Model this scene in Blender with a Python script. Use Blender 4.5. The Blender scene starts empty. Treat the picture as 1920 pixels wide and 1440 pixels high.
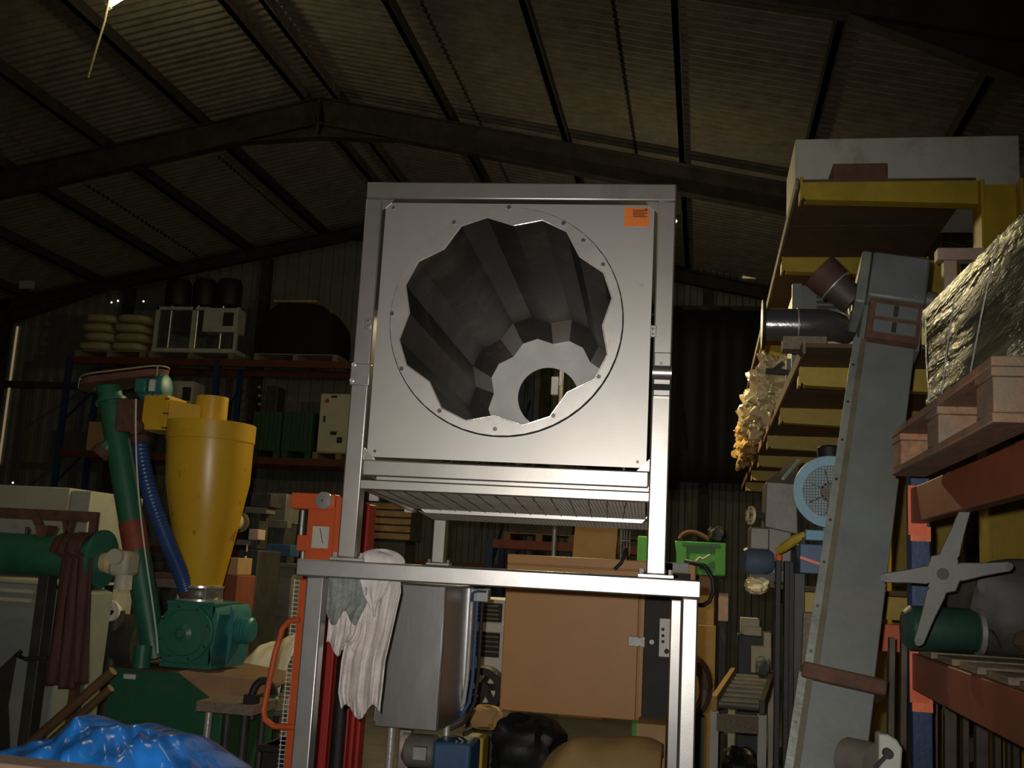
import bpy, bmesh, math, random
from mathutils import Vector as V, Matrix as MX, noise
random.seed(7)
S = bpy.context.scene
COL = S.collection

# ------------------------------------------------------------------ camera
FPX, YAW, PITCH, ROLL, ZC = 1995.2, .18300, .1709, .05454, 1.7
_f0 = V((-math.sin(YAW), math.cos(YAW), 0)); _r0 = V((math.cos(YAW), math.sin(YAW), 0)); _u0 = V((0, 0, 1))
FW = _f0*math.cos(PITCH) + _u0*math.sin(PITCH)
_u1 = _u0*math.cos(PITCH) - _f0*math.sin(PITCH)
RT = _r0*math.cos(ROLL) + _u1*math.sin(ROLL)
UP = _u1*math.cos(ROLL) - _r0*math.sin(ROLL)
cd = bpy.data.cameras.new('camera'); cam = bpy.data.objects.new('camera', cd); COL.objects.link(cam)
cd.sensor_width = 36; cd.lens = FPX/1920*36; cd.clip_start = .05; cd.clip_end = 200
m = MX.Identity(4)
for i in range(3):
    m[i][0] = RT[i]; m[i][1] = UP[i]; m[i][2] = -FW[i]
m[2][3] = ZC
cam.matrix_world = m
S.camera = cam

# ------------------------------------------------------------------ world, flash, exposure
w = bpy.data.worlds.new('world'); S.world = w; w.use_nodes = True
w.node_tree.nodes['Background'].inputs[0].default_value = (.9, .85, .7, 1)
w.node_tree.nodes['Background'].inputs[1].default_value = .002
S.view_settings.view_transform = 'Standard'; S.view_settings.look = 'None'
S.view_settings.exposure = 0; S.view_settings.gamma = 1; S.view_settings.use_curve_mapping = False
fl = bpy.data.lights.new('camera_flash', 'SPOT'); fo = bpy.data.objects.new('camera_flash', fl); COL.objects.link(fo)
fl.energy = 400; fl.color = (1, .95, .88); fl.shadow_soft_size = .014
fl.spot_size = math.radians(80); fl.spot_blend = 1
fo.matrix_world = MX.Translation(V((0, 0, ZC)) - RT*.05 + UP*.045 + FW*.01) @ m.to_3x3().to_4x4() @ MX.Rotation(math.radians(-3), 4, 'X') @ MX.Rotation(math.radians(3.8), 4, 'Y')

# ------------------------------------------------------------------ pixel helpers (direction only; distance is given)
def ray(px, py): return FW + RT*((px-960)/FPX) - UP*((py-720)/FPX)
def at(px, py, Y):
    d = ray(px, py); p = d*(Y/d.y); return V((p.x, p.y, p.z+ZC))
def atz(px, py, z):
    d = ray(px, py); p = d*((z-ZC)/d.z); return V((p.x, p.y, p.z+ZC))
def atx(px, py, x):
    d = ray(px, py); p = d*(x/d.x); return V((p.x, p.y, p.z+ZC))
def rect(x0, y0, x1, y1, Y):
    mx, my = (x0+x1)/2, (y0+y1)/2
    return at(x0, my, Y).x, at(x1, my, Y).x, at(mx, y1, Y).z, at(mx, y0, Y).z

# ------------------------------------------------------------------ materials
MATS = {}
def mat(name, col, rough=.6, metal=0, var=.25, scale=6, bump=.15, bscale=40, dirt=None, dscale=3, dlo=.55, dhi=.75, stretch=None, emit=0, trans=0, alpha=1, spec=.5):
    if name in MATS: return MATS[name]
    M = bpy.data.materials.new(name); M.use_nodes = True; N = M.node_tree.nodes; L = M.node_tree.links
    B = N['Principled BSDF']; B.inputs['Roughness'].default_value = rough; B.inputs['Metallic'].default_value = metal
    B.inputs['Specular IOR Level'].default_value = spec
    c = tuple(col)
    tc = N.new('ShaderNodeTexCoord'); mp = N.new('ShaderNodeMapping'); L.new(tc.outputs['Object'], mp.inputs[0])
    if stretch: mp.inputs['Scale'].default_value = stretch
    n = N.new('ShaderNodeTexNoise'); n.inputs['Scale'].default_value = scale; n.inputs['Detail'].default_value = 6; n.inputs['Roughness'].default_value = .62
    L.new(mp.outputs[0], n.inputs[0])
    r = N.new('ShaderNodeValToRGB'); r.color_ramp.elements[0].position = .3; r.color_ramp.elements[1].position = .72
    r.color_ramp.elements[0].color = (*[x*(1-var) for x in c], 1); r.color_ramp.elements[1].color = (*[min(1, x*(1+var)) for x in c], 1)
    L.new(n.outputs[0], r.inputs[0]); out = r.outputs[0]
    if dirt:
        n2 = N.new('ShaderNodeTexNoise'); n2.inputs['Scale'].default_value = dscale; n2.inputs['Detail'].default_value = 9; n2.inputs['Roughness'].default_value = .7
        L.new(tc.outputs['Object'], n2.inputs[0])
        r2 = N.new('ShaderNodeValToRGB'); r2.color_ramp.elements[0].position = dlo; r2.color_ramp.elements[1].position = dhi
        L.new(n2.outputs[0], r2.inputs[0])
        mx = N.new('ShaderNodeMixRGB'); L.new(r2.outputs[0], mx.inputs[0]); L.new(out, mx.inputs[1]); mx.inputs[2].default_value = (*dirt, 1); out = mx.outputs[0]
    L.new(out, B.inputs['Base Color'])
    if bump:
        n3 = N.new('ShaderNodeTexNoise'); n3.inputs['Scale'].default_value = bscale; n3.inputs['Detail'].default_value = 4
        L.new(mp.outputs[0], n3.inputs[0])
        b = N.new('ShaderNodeBump'); b.inputs['Strength'].default_value = bump; b.inputs['Distance'].default_value = .01
        L.new(n3.outputs[0], b.inputs['Height']); L.new(b.outputs[0], B.inputs['Normal'])
    if emit:
        B.inputs['Emission Color'].default_value = (*c, 1); B.inputs['Emission Strength'].default_value = emit
    if trans: B.inputs['Transmission Weight'].default_value = trans
    if alpha < 1: B.inputs['Alpha'].default_value = alpha
    MATS[name] = M; return M

STEEL = mat('brushed_steel', (.44, .415, .385), .37, .88, .10, 5, .008, 140, dirt=(.30, .27, .23), dscale=4, dlo=.60, dhi=.80)
STEEL_P = mat('panel_steel', (.43, .41, .385), .45, .86, .06, 3, .008, 140, dirt=(.36, .34, .31), dscale=9, dlo=.66, dhi=.74)
STEEL_T = mat('stand_steel', (.43, .415, .405), .36, .86, .12, 8, .01, 140, dirt=(.33, .31, .30), dscale=6, dlo=.58, dhi=.8)
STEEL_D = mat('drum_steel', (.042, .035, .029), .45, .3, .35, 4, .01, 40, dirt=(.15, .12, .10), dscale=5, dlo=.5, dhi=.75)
STEEL_B = mat('drum_end_steel', (.52, .51, .5), .5, .5, .10, 6, .04, 50)
RINGM = mat('ring_steel', (.50, .475, .45), .40, .84, .12, 5, .01, 120, dirt=(.34, .27, .19), dscale=7, dlo=.60, dhi=.74)
CHROME = mat('chrome', (.70, .69, .66), .28, .65, .05)
BOLT = mat('bolt_metal', (.16, .14, .12), .4, .8, .3)
BLACK = mat('black_rubber', (.012, .012, .012), .6, 0, .4)
DARK = mat('dark_gap', (.01, .009, .008), .8)
GALV = mat('galvanised', (.32, .33, .33), .5, .5, .2, 12, .1, dirt=(.2, .18, .15), dscale=4)
CABST = mat('cabinet_steel', (.42, .42, .42), .34, .9, .12, 10, .01, 60, stretch=(4, 4, .6))
ORANGE = mat('orange_paint', (.68, .115, .03), .42, 0, .12, 5, .05, dirt=(.35, .09, .04), dscale=6, dlo=.62, dhi=.75)
RED = mat('red_paint', (.42, .03, .025), .42, 0, .15, 5, .05, dirt=(.2, .03, .025), dscale=4)
YELLOW = mat('cyclone_yellow', (.66, .39, .025), .33, 0, .10, 4, .03, dirt=(.20, .09, .02), dscale=7, dlo=.62, dhi=.68)
RYEL = mat('rack_yellow', (.40, .28, .02), .5, 0, .2, 5, .08, dirt=(.25, .17, .03), dscale=4, dlo=.6, dhi=.8)
GREEN = mat('auger_green', (.028, .14, .075), .42, 0, .2, 6, .06, dirt=(.16, .09, .05), dscale=5, dlo=.60, dhi=.74)
GREENB = mat('hopper_green', (.018, .105, .05), .5, 0, .15, 4, .05, dirt=(.05, .12, .07), dscale=5)
TEAL = mat('valve_green', (.03, .165, .115), .42, 0, .15, 6, .05, dirt=(.07, .12, .09), dscale=6)
TEALM = mat('motor_teal', (.035, .20, .20), .45, 0, .2, 8, .05)
RUST = mat('rust_brown', (.125, .056, .034), .8, 0, .35, 12, .2, dirt=(.08, .05, .04), dscale=5)
BELTM = mat('belt_brown', (.085, .034, .026), .75, 0, .35, 6, .2, stretch=(6, 6, .5))
CREAM = mat('cream_paint', (.52, .50, .37), .55, 0, .1, 4, .05, dirt=(.3, .27, .17), dscale=4, dlo=.6, dhi=.8)
CREAM2 = mat('pale_grey_paint', (.45, .46, .40), .5, 0, .1, 4, .05, dirt=(.28, .26, .2), dscale=5)
CREAML = mat('light_cream', (.78, .72, .52), .5, 0, .06, 5, .04)
WHITE = mat('white_paint', (.72, .70, .64), .5, 0, .08, 5, .04)
CABGREY = mat('grey_cabinet', (.28, .31, .28), .5, 0, .12, 3, .05, dirt=(.2, .2, .17), dscale=3)
BROWNC = mat('brown_enamel', (.47, .225, .065), .5, 0, .05, 5, .04, 120)
CTRL = mat('control_black', (.028, .024, .02), .7, 0, .2)
CARD = mat('cardboard', (.42, .26, .12), .8, 0, .12, 6, .1)
TAN = mat('tan_sheet', (.42, .26, .095), .7, 0, .12, 5, .15)
WOOD = mat('pallet_wood', (.27, .135, .068), .85, 0, .35, 7, .3, 30, dirt=(.16, .125, .09), dscale=5, dlo=.45, dhi=.65, stretch=(5, 1, 5))
WOODG = mat('grey_wood', (.20, .16, .115), .85, 0, .3, 9, .25, 30, stretch=(6, 1, 6))
BOARD = mat('chipboard', (.10, .06, .034), .8, 0, .25, 8, .15, 60)
BLUEP = mat('rack_blue', (.012, .036, .11), .5, 0, .2)
BLUEM = mat('motor_blue', (.10, .25, .36), .45, 0, .15, 6, .05, dirt=(.12, .15, .17), dscale=5)
BLUED = mat('gear_blue', (.03, .08, .17), .5, 0, .2, 6, .05)
ELEV = mat('elevator_grey', (.158, .176, .174), .5, .1, .18, 5, .06, dirt=(.17, .165, .14), dscale=3, dlo=.45, dhi=.75)
HOSE = mat('blue_hose', (.03, .075, .22), .35, 0, .15)
GREENP = mat('green_plastic', (.07, .33, .05), .5, 0, .1)
GREYM = mat('grey_machine', (.15, .14, .115), .5, .1, .25, 6, .08, dirt=(.09, .08, .06), dscale=4)
DARKM = mat('dark_machine', (.05, .048, .042), .55, .2, .4, 6, .1)
DGREEN = mat('dark_green_crate', (.02, .07, .035), .6, 0, .2)
RAG = mat('white_cotton', (.58, .53, .50), .9, 0, .15, 14, .3, 90, dirt=(.42, .36, .33), dscale=10, dlo=.5, dhi=.75)
NET = mat('grey_green_net', (.20, .22, .19), .9, 0, .3, 40, .5, 120)
SACK = mat('sack_paper', (.36, .31, .17), .75, 0, .15, 5, .2)
STAR = mat('cast_grey', (.07, .069, .062), .55, .3, .15, 10, .1)
BLUEW = mat('blue_polythene', (.018, .17, .58), .2, 0, .2, 5, .35, 16, spec=.6)
ROOFM = mat('fibre_cement_roof', (.19, .17, .125), .9, 0, .22, 5, .2, 30, dirt=(.11, .095, .07), dscale=1.5, dlo=.45, dhi=.75)
ROOFL = mat('stained_roof_sheet', (.20, .17, .115), .9, 0, .3, 4, .2, 30, dirt=(.15, .12, .08), dscale=2, dlo=.45, dhi=.7, stretch=(1, 5, 1))
PURL = mat('purlin_steel', (.05, .045, .035), .7, .2, .3, 6, .1)
PURLL = mat('ridge_steel', (.17, .15, .125), .6, .3, .5, 9, .1)
RAFT = mat('rafter_steel', (.035, .029, .022), .8, .0, .6, 4, .1)
WALLM = mat('wall_cladding', (.14, .145, .12), .7, .1, .2, 3, .1)
CONC = mat('concrete', (.12, .11, .095), .9, 0, .3, 3, .2)
GLASS = mat('sight_glass', (.8, .78, .75), .05, 0, .02, bump=0, trans=.9)
CLEAR = mat('plastic_film', (.75, .75, .70), .12, 0, .05, 3, .7, 30, trans=.75, stretch=(1, .3, 1.5))
LOADM = mat('wrapped_load', (.06, .055, .034), .17, 0, .6, 4, .7, 12, stretch=(4, .8, 7), spec=.5)
LOADM.node_tree.nodes['Principled BSDF'].inputs['IOR'].default_value = 1.16
BLKW = mat('black_wrap', (.010, .010, .011), .5, 0, .4, 8, .3, 20, spec=.25)
TUBE = mat('lamp_tube', (1, .86, .45), .4, 0, 0, bump=0, emit=40)
DAY = mat('daylight', (1, .97, .88), .4, 0, 0, bump=0, emit=1.6)
DAY2 = mat('daylight_dim', (.75, .55, .33), .4, 0, 0, bump=0, emit=.22)
LABO = mat('label_orange', (.62, .15, .015), .5, 0, .05)
PAPER = mat('paper_label', (.60, .57, .50), .6, 0, .1, 12)
PINK = mat('pale_pink', (.5, .35, .28), .6)
BRASS = mat('pale_flange', (.78, .62, .34), .5, .15, .15)
DARKSH = mat('black_sheet', (.01, .01, .011), .7, 0, .3, 2, .3, 6)  # for the sheet added to darken the far wall

# ------------------------------------------------------------------ mesh builder
class MB:
    def __init__(s): s.v = []; s.f = []
    def add(s, vs, fs):
        k = len(s.v); s.v += [V(p) for p in vs]; s.f += [tuple(i+k for i in f) for f in fs]; return s
    def obox(s, o, a, b, c):
        o, a, b, c = V(o), V(a), V(b), V(c)
        if a.cross(b).dot(c) < 0: a, b = b, a
        return s.add([o, o+a, o+a+b, o+b, o+c, o+a+c, o+a+b+c, o+b+c], [(0, 3, 2, 1), (4, 5, 6, 7), (0, 1, 5, 4), (1, 2, 6, 5), (2, 3, 7, 6), (3, 0, 4, 7)])
    def box(s, x0, x1, y0, y1, z0, z1): return s.obox((x0, y0, z0), (x1-x0, 0, 0), (0, y1-y0, 0), (0, 0, z1-z0))
    def bar(s, p, q, wd, h, up=(0, 0, 1)):
        p, q = V(p), V(q); d = (q-p).normalized(); u = V(up)
        sd = d.cross(u)
        if sd.length < 1e-4: sd = d.cross(V((0, 1, 0)))
        sd.normalize(); u = sd.cross(d).normalized()
        return s.obox(p-sd*wd/2-u*h/2, sd*wd, q-p, u*h)
    def cyl(s, p, q, r, r2=None, n=16, cap=True):
        p, q = V(p), V(q); d = (q-p).normalized(); r2 = r if r2 is None else r2
        a = d.orthogonal().normalized(); b = d.cross(a); k = len(s.v); vs = []
        for c, rr in ((p, r), (q, r2)):
            for i in range(n):
                t = 2*math.pi*i/n; vs.append(c+a*math.cos(t)*rr+b*math.sin(t)*rr)
        fs = [(i, (i+1) % n, n+(i+1) % n, n+i) for i in range(n)]
        if cap: fs += [tuple(range(n-1, -1, -1)), tuple(range(n, 2*n))]
        return s.add(vs, fs)
    def lathe(s, o, axis, prof, n=24):
        o, d = V(o), V(axis).normalized(); a = d.orthogonal().normalized(); b = d.cross(a); vs = []; fs = []
        for (r, h) in prof:
            for i in range(n):
                t = 2*math.pi*i/n; vs.append(o+d*h+(a*math.cos(t)+b*math.sin(t))*max(r, 1e-4))
        for j in range(len(prof)-1):
            for i in range(n): fs.append((j*n+i, j*n+(i+1) % n, (j+1)*n+(i+1) % n, (j+1)*n+i))
        return s.add(vs, fs)
    def tube(s, pts, r, n=8, closed=False):
        pts = [V(p) for p in pts]; rs = r if isinstance(r, (list, tuple)) else [r]*len(pts); vs = []; fs = []
        a = None
        for i, p in enumerate(pts):
            d = (pts[min(i+1, len(pts)-1)] - pts[max(i-1, 0)]).normalized()
            a = d.orthogonal().normalized() if a is None else (a-d*a.dot(d)).normalized()
            b = d.cross(a)
            for j in range(n):
                t = 2*math.pi*j/n; vs.append(p+(a*math.cos(t)+b*math.sin(t))*rs[i])
        for i in range(len(pts)-1):
            for j in range(n): fs.append((i*n+j, i*n+(j+1) % n, (i+1)*n+(j+1) % n, (i+1)*n+j))
        k = len(pts)-1
        fs += [tuple(range(n-1, -1, -1)), tuple(k*n+j for j in range(n))]
        return s.add(vs, fs)
    def prism(s, pts, e):
        e = V(e); pts = [V(p) for p in pts]; n = len(pts)
        return s.add(pts+[p+e for p in pts], [tuple(range(n-1, -1, -1)), tuple(range(n, 2*n))]+[(i, (i+1) % n, n+(i+1) % n, n+i) for i in range(n)])
    def annulus(s, outer, inner, e):
        e = V(e); n = len(outer); O = [V(p) for p in outer]; I = [V(p) for p in inner]
        vs = O+I+[p+e for p in O]+[p+e for p in I]; fs = []
        for i in range(n):
            j = (i+1) % n
            fs += [(i, j, n+j, n+i), (2*n+i, 3*n+i, 3*n+j, 2*n+j), (i, 2*n+i, 2*n+j, j), (n+i, n+j, 3*n+j, 3*n+i)]
        return s.add(vs, fs)
    def grid(s, nu, nv, fn, closed_u=False):
        vs = [fn(i/(nu if closed_u else nu-1), j/(nv-1)) for j in range(nv) for i in range(nu)]; fs = []
        for j in range(nv-1):
            for i in range(nu if closed_u else nu-1):
                k = (i+1) % nu; fs.append((j*nu+i, j*nu+k, (j+1)*nu+k, (j+1)*nu+i))
        return s.add(vs, fs)

def setp(o, label=None, cat=None, group=None, kind=None):
    if label: o['label'] = label
    if cat: o['category'] = cat
    if group: o['group'] = group
    if kind: o['kind'] = kind
    return o
ROOT = {}
def thing(name, label, cat, loc=(0, 0, 0), rz=0, group=None, kind=None):
    o = bpy.data.objects.new(name, None); COL.objects.link(o); o.empty_display_size = .1
    o.location = loc; o.rotation_euler = (0, 0, rz)
    ROOT[o.name] = (MX.Translation(loc) @ MX.Rotation(rz, 4, 'Z')).inverted()
    return setp(o, label, cat, group, kind)
def top(o):
    while o.parent: o = o.parent
    return o
def mesh(mb, name, material, inv=None, sm=True, ang=35):
    me = bpy.data.meshes.new(name)
    vs = [inv @ p for p in mb.v] if inv else mb.v
    me.from_pydata([tuple(p) for p in vs], [], mb.f)
    bm = bmesh.new(); bm.from_mesh(me); bmesh.ops.recalc_face_normals(bm, faces=bm.faces); bm.to_mesh(me); bm.free()
    me.materials.append(material)
    if sm:
        me.polygons.foreach_set('use_smooth', [True]*len(me.polygons)); me.set_sharp_from_angle(angle=math.radians(ang))
    return me
def part(mb, name, material, parent, bevel=0, local=False, solid=0, sub=0, sm=True, ang=35, kind=None, label=None):
    inv = None if (parent is None or local) else ROOT.get(top(parent).name)
    me = mesh(mb, name, material, inv, sm, ang); o = bpy.data.objects.new(name, me); COL.objects.link(o); o.parent = parent
    if solid:
        md = o.modifiers.new('thickness', 'SOLIDIFY'); md.thickness = solid; md.offset = 0
    if sub:
        md = o.modifiers.new('smooth', 'SUBSURF'); md.levels = sub; md.render_levels = sub
    if bevel:
        md = o.modifiers.new('bevel', 'BEVEL'); md.width = bevel; md.segments = 2; md.limit_method = 'ANGLE'; md.angle_limit = math.radians(40)
    return setp(o, label, kind=kind)
def share(src, name, parent, loc=(0, 0, 0), rot=(0, 0, 0)):
    o = src.copy(); COL.objects.link(o); o.name = name; o.parent = parent; o.location = loc; o.rotation_euler = rot; return o
def single(mb, name, material, label, cat, bevel=0, group=None, **k):
    """a thing that is one mesh; origin at its base"""
    xs = [p.x for p in mb.v]; ys = [p.y for p in mb.v]; zs = [p.z for p in mb.v]
    b = V(((min(xs)+max(xs))/2, (min(ys)+max(ys))/2, min(zs)))
    mb.v = [p-b for p in mb.v]
    o = part(mb, name, material, None, bevel, **k); o.location = b
    return setp(o, label, cat, group)
def rbox(px0, py0, px1, py1, Y, d, z0=None, z1=None):
    """box whose front face at distance Y fills a pixel rectangle"""
    a, b, c, e = rect(px0, py0, px1, py1, Y)
    return MB().box(a, b, Y, Y+d, c if z0 is None else z0, e if z1 is None else z1)
def base(px, Y, z=0): return (at(px, 1000, Y).x, Y, z)

# ================================================================== THE SHED
XL, XR, YN, YF, XRG, ZRG, SLP = -15.0, 3.6, -6.0, 20.0, -5.8, 8.72, .21
def roofz(x): return ZRG - SLP*abs(x-XRG)
o = part(MB().box(XL-.2, XR+.2, YN-.2, YF+.2, -.2, 0), 'floor', CONC, None); setp(o, 'dusty grey concrete floor of the shed', kind='structure')

def ribs(width, pitch, depth):
    """profile (u, d) of trapezoidal cladding"""
    out = []; u = 0
    while u < width-1e-6:
        out += [(u, 0), (u+pitch*.42, 0), (u+pitch*.52, depth), (u+pitch*.88, depth), (u+pitch*.98, 0)]; u += pitch
    out.append((width, 0)); return out
PROF = ribs(1.0, .25, .04)
def clad(name, label, org, du, n, wd, inward, ztop):
    r = thing(name, label, None, org, kind='structure'); r.pop('category', None)
    for k in range(n):
        vs = []; fs = []
        pr = [(u*wd, d) for u, d in PROF]
        for (u, d) in pr:
            p = V(org)+V(du)*(k*wd+u)+V(inward)*d; q = p.copy(); q.z = ztop(p); vs += [p, q]
        for i in range(len(pr)-1): fs.append((2*i, 2*i+2, 2*i+3, 2*i+1))
        part(MB().add(vs, fs), 'wall_sheet', WALLM, r, sm=False)
    return r
gable = lambda p: roofz(p.x)+.1
wall_back = clad('wall_back', 'dark ribbed metal cladding of the far gable wall', (XL, YF, 0), (1, 0, 0), 19, (XR-XL)/19, (0, -1, 0), gable)
clad('wall_left', 'dark ribbed metal cladding of the left side wall', (XL, YN, 0), (0, 1, 0), 13, 2.0, (1, 0, 0), lambda p: roofz(XL)+.1)
clad('wall_right', 'dark ribbed metal cladding of the right side wall', (XR, YN, 0), (0, 1, 0), 13, 2.0, (-1, 0, 0), lambda p: roofz(XR)+.1)
clad('wall_front', 'dark ribbed metal cladding behind the viewer', (XL, YN, 0), (1, 0, 0), 19, (XR-XL)/19, (0, 1, 0), gable)
# nail holes and joints in the far wall where daylight shows
for (x, y) in ((90, 565), (209, 567), (221, 564), (269, 565), (23, 717), (68, 717), (96, 718), (114, 723), (24, 905)):
    p = at(x, y, YF-.045); part(MB().cyl(p, p+V((0, .004, 0)), .021, n=8), 'daylight_hole', DAY, wall_back)
p, q = at(33, 612, YF-.05), at(-6, 870, YF-.05)
part(MB().bar(p, V((p.x, p.y, q.z)), .05, .01, up=(0, 1, 0)), 'daylight_slit', DAY2, wall_back)
part(rbox(1392, 511, 1432, 522, YF-.06, .01), 'daylight_slit', DAY2, wall_back)
rl = at(0, 718, YF-.1)
part(MB().box(XL, -10.9, YF-.13, YF-.04, rl.z-.09, rl.z+.05), 'sheeting_rail', PURL, wall_back)
for x in (-11.9, -8.9, -3.0, 0.0): part(MB().box(x-.09, x+.09, YF-.24, YF-.04, 0, roofz(x)-.4), 'wind_post', RAFT, wall_back)

# roof sheets: one fibre-cement sheet mesh per length, shared
ceil = thing('ceiling', 'corrugated fibre cement roof on steel purlins', None, (XRG, YN, ZRG), kind='structure')
cs = math.sqrt(1+SLP*SLP)
def sheet_mesh(L, material):
    n = 35; vs = []; fs = []
    for i in range(n+1):
        y = 1.06*i/n; z = .036*math.cos(2*math.pi*7*i/n); vs += [(0, y, z), (L, y, z)]
    for i in range(n): fs.append((2*i, 2*i+1, 2*i+3, 2*i+2))
    return mesh(MB().add(vs, fs), 'roof_sheet', material)
half = (XR-XRG)*cs; rows = 4; Ls = half/rows
SM = {0: sheet_mesh(Ls+.05, ROOFM), 1: sheet_mesh(Ls+.05, ROOFL)}
ncol = int((YF-YN)/1.04)
for side in (1, -1):
    for j in range(rows):
        for k in range(ncol):
            y = 1.04*k; stained = side == 1 and 12.2 < y+YN < 13.6
            o = bpy.data.objects.new('roof_sheet', SM[1 if stained else 0]); COL.objects.link(o); o.parent = ceil
            a = math.atan(SLP)
            if side == 1:
                o.location = (j*Ls/cs, y, -j*Ls*SLP/cs+.05); o.rotation_euler = (0, a, 0)
            else:
                o.location = (-j*Ls/cs, y+1.06, -j*Ls*SLP/cs+.05); o.rotation_euler = (0, a, math.pi)
for x in (XRG-.26, XRG+.26, XRG-1.9, XRG-3.5, XRG-5.15, XRG-6.8, XRG-8.4, XRG+2.03, XRG+3.75, XRG+5.4, XRG+7.0, XRG+8.5):
    z = roofz(x); rg = abs(x-XRG) < .5
    sd = 1 if x > XRG else -1
    mb = MB().box(x-.035, x+.035, YN, YF-.02, z-.2, z-.015)
    mb.box(x-.035, x+.055*sd if sd > 0 else x+.035, YN, YF-.02, z-.2, z-.185) if sd > 0 else mb.box(x-.055, x+.035, YN, YF-.02, z-.2, z-.185)
    part(mb, 'purlin', PURLL if rg else PURL, ceil)
hp = None
for Y in [13+.05*i for i in range(80)]:
    hp = at(1267, 415, Y)
    if hp.z > roofz(hp.x)-.02: break
part(MB().cyl(hp, hp+V((0, .01, .01)), .026, n=8), 'daylight_hole', DAY, ceil)

# portal frames
def portal(n, Y):
    t = thing('trim_%d' % n, 'dark rusty steel portal frame spanning the shed', None, (XRG, Y, 0), kind='structure')
    HH = .5 if n > 1 else .3
    D = .42 if n > 1 else .24
    for sd, xe in ((-1, XL+.2), (1, XR-.2)):
        ze = roofz(xe)-.21; zr = roofz(XRG)-.21
        a, b = V((XRG, Y, zr)), V((xe, Y, ze))
        mb = MB(); d = (b-a).normalized(); nrm = V((-d.z, 0, d.x)) if d.x > 0 else V((d.z, 0, -d.x))
        if nrm.z > 0: nrm = -nrm
        for off, hh in ((0, .016), (D-.016, .016)): mb.obox(a+nrm*off+V((0, -.085, 0)), b-a, (0, .17, 0), nrm*hh)
        mb.obox(a+V((0, -.006, 0)), b-a, (0, .012, 0), nrm*D)
        part(mb, 'rafter', RAFT, t)
        # eaves haunch and ridge haunch
        h = MB().prism([b+nrm*D, b+nrm*(D+HH), b-d*2.2+nrm*D], (0, .012, 0)); p0, p1 = b+nrm*(D+HH), b-d*2.2+nrm*D
        h.obox(p0+V((0, -.08, 0)), p1-p0, (0, .16, 0), nrm*.015); part(h, 'haunch', RAFT, t)
        h = MB().prism([a+nrm*D, a+V((0, 0, -D-.2)), a+d*1.3+nrm*D], (0, .012, 0)); p0, p1 = a+V((0, 0, -D-.2)), a+d*1.3+nrm*D
        h.obox(p0+V((0, -.08, 0)), p1-p0, (0, .16, 0), nrm*.015); part(h, 'haunch', RAFT, t)
        c = MB(); x0, x1 = (xe-.02, xe+.4) if sd < 0 else (xe-.4, xe+.02)
        c.box(x0, x0+.015, Y-.085, Y+.085, 0, ze+.05); c.box(x1-.015, x1, Y-.085, Y+.085, 0, ze+.05); c.box(x0, x1, Y-.006, Y+.006, 0, ze+.05)
        part(c, 'column', RAFT, t)
    # stiffeners and bolts at the ridge joint
    part(MB().box(XRG-.015, XRG+.015, Y-.09, Y+.09, roofz(XRG)-.85, roofz(XRG)-.21), 'ridge_plate', RAFT, t)
for i, Y in enumerate((19.6, 14.3, 9.0, 3.7, -1.6)): portal(i+1, Y)
part(rbox(36, 526, 62, 541, 19.3, .05), 'rafter_bracket', CREAM2, bpy.data.objects['trim_1'])

# ------------------------------------------------------------------ lamps: top-left batten is in view; other lamps unseen, added for warm background light
def batten(label, p, q, power, cord=None, drop=.0):
    p, q = V(p), V(q); c = (p+q)/2; d = (q-p).normalized(); zt = min(roofz(p.x), roofz(q.x))-.04
    t = thing('fluorescent_batten', label, 'lamp', (c.x, c.y, c.z), group=None)
    u = V((0, 0, 1)); u = (u-d*u.dot(d)).normalized()
    part(MB().bar(p+u*.05, q+u*.05, .07, .055), 'fitting_body', WHITE, t, bevel=.008)
    part(MB().cyl(p+d*.04, q-d*.04, .019, n=12), 'fluorescent_tube', TUBE, t)
    for e in (p+d*.02, q-d*.02): part(MB().bar(e-d*.02, e+d*.02, .045, .06), 'lampholder', WHITE, t)
    for e in (p+d*.2, q-d*.2): part(MB().cyl(e+u*.05, V((e.x, e.y, roofz(e.x)-.03)), .006, n=6), 'suspension_chain', GALV, t)
    if cord: part(MB().tube(cord, .014, 6), 'pull_cord', SACK, t)
    L = bpy.data.lights.new('tube_light', 'POINT'); L.energy = power; L.color = (1, .84, .48); L.shadow_soft_size = .12
    lo = bpy.data.objects.new('tube_light', L); COL.objects.link(lo); lo.location = (c.x, c.y, c.z-.12)
    return t
pA, pB = at(201, 14, 10.0), at(245, -40, 10.0)
pB = pA+V((.55, 0, pB.z-pA.z)).normalized()*.9
batten('glowing fluorescent lamp at the top left with a dangling pull cord', pA, pB, 17, cord=[at(207, -12, 9.96), at(196, 40, 9.96), at(178, 100, 9.96), at(165, 146, 9.96)])
batten('unseen batten lamp added above the frame for warm light over the middle aisle', (-2.6, 7.6, 7.0), (-1.4, 7.6, 7.0), 9)  # out of frame; added so warm light reaches the rack bags
batten('unseen batten lamp added behind the viewer for warm light over the left aisle', (-6.2, 2.0, 7.6), (-5.0, 2.0, 7.6), 36)  # not in view; added for overall warm light
wl_ = V((-1.3, 9.4, 4.2))
wk = thing('unseen_bundle_lamp', 'unseen hooded lamp added behind the drum machine to light the rack bundles', 'lamp', (wl_.x, wl_.y, 0))  # unseen lamp added behind the machine to brighten bundles and aisle
part(MB().cyl((wl_.x, wl_.y+.1, .02), (wl_.x, wl_.y+.1, wl_.z+.1), .02, n=10), 'pole', GALV, wk)
part(MB().cyl((wl_.x, wl_.y+.1, 0), (wl_.x, wl_.y+.1, .02), .25, n=24), 'pole_base', DARKM, wk)
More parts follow.
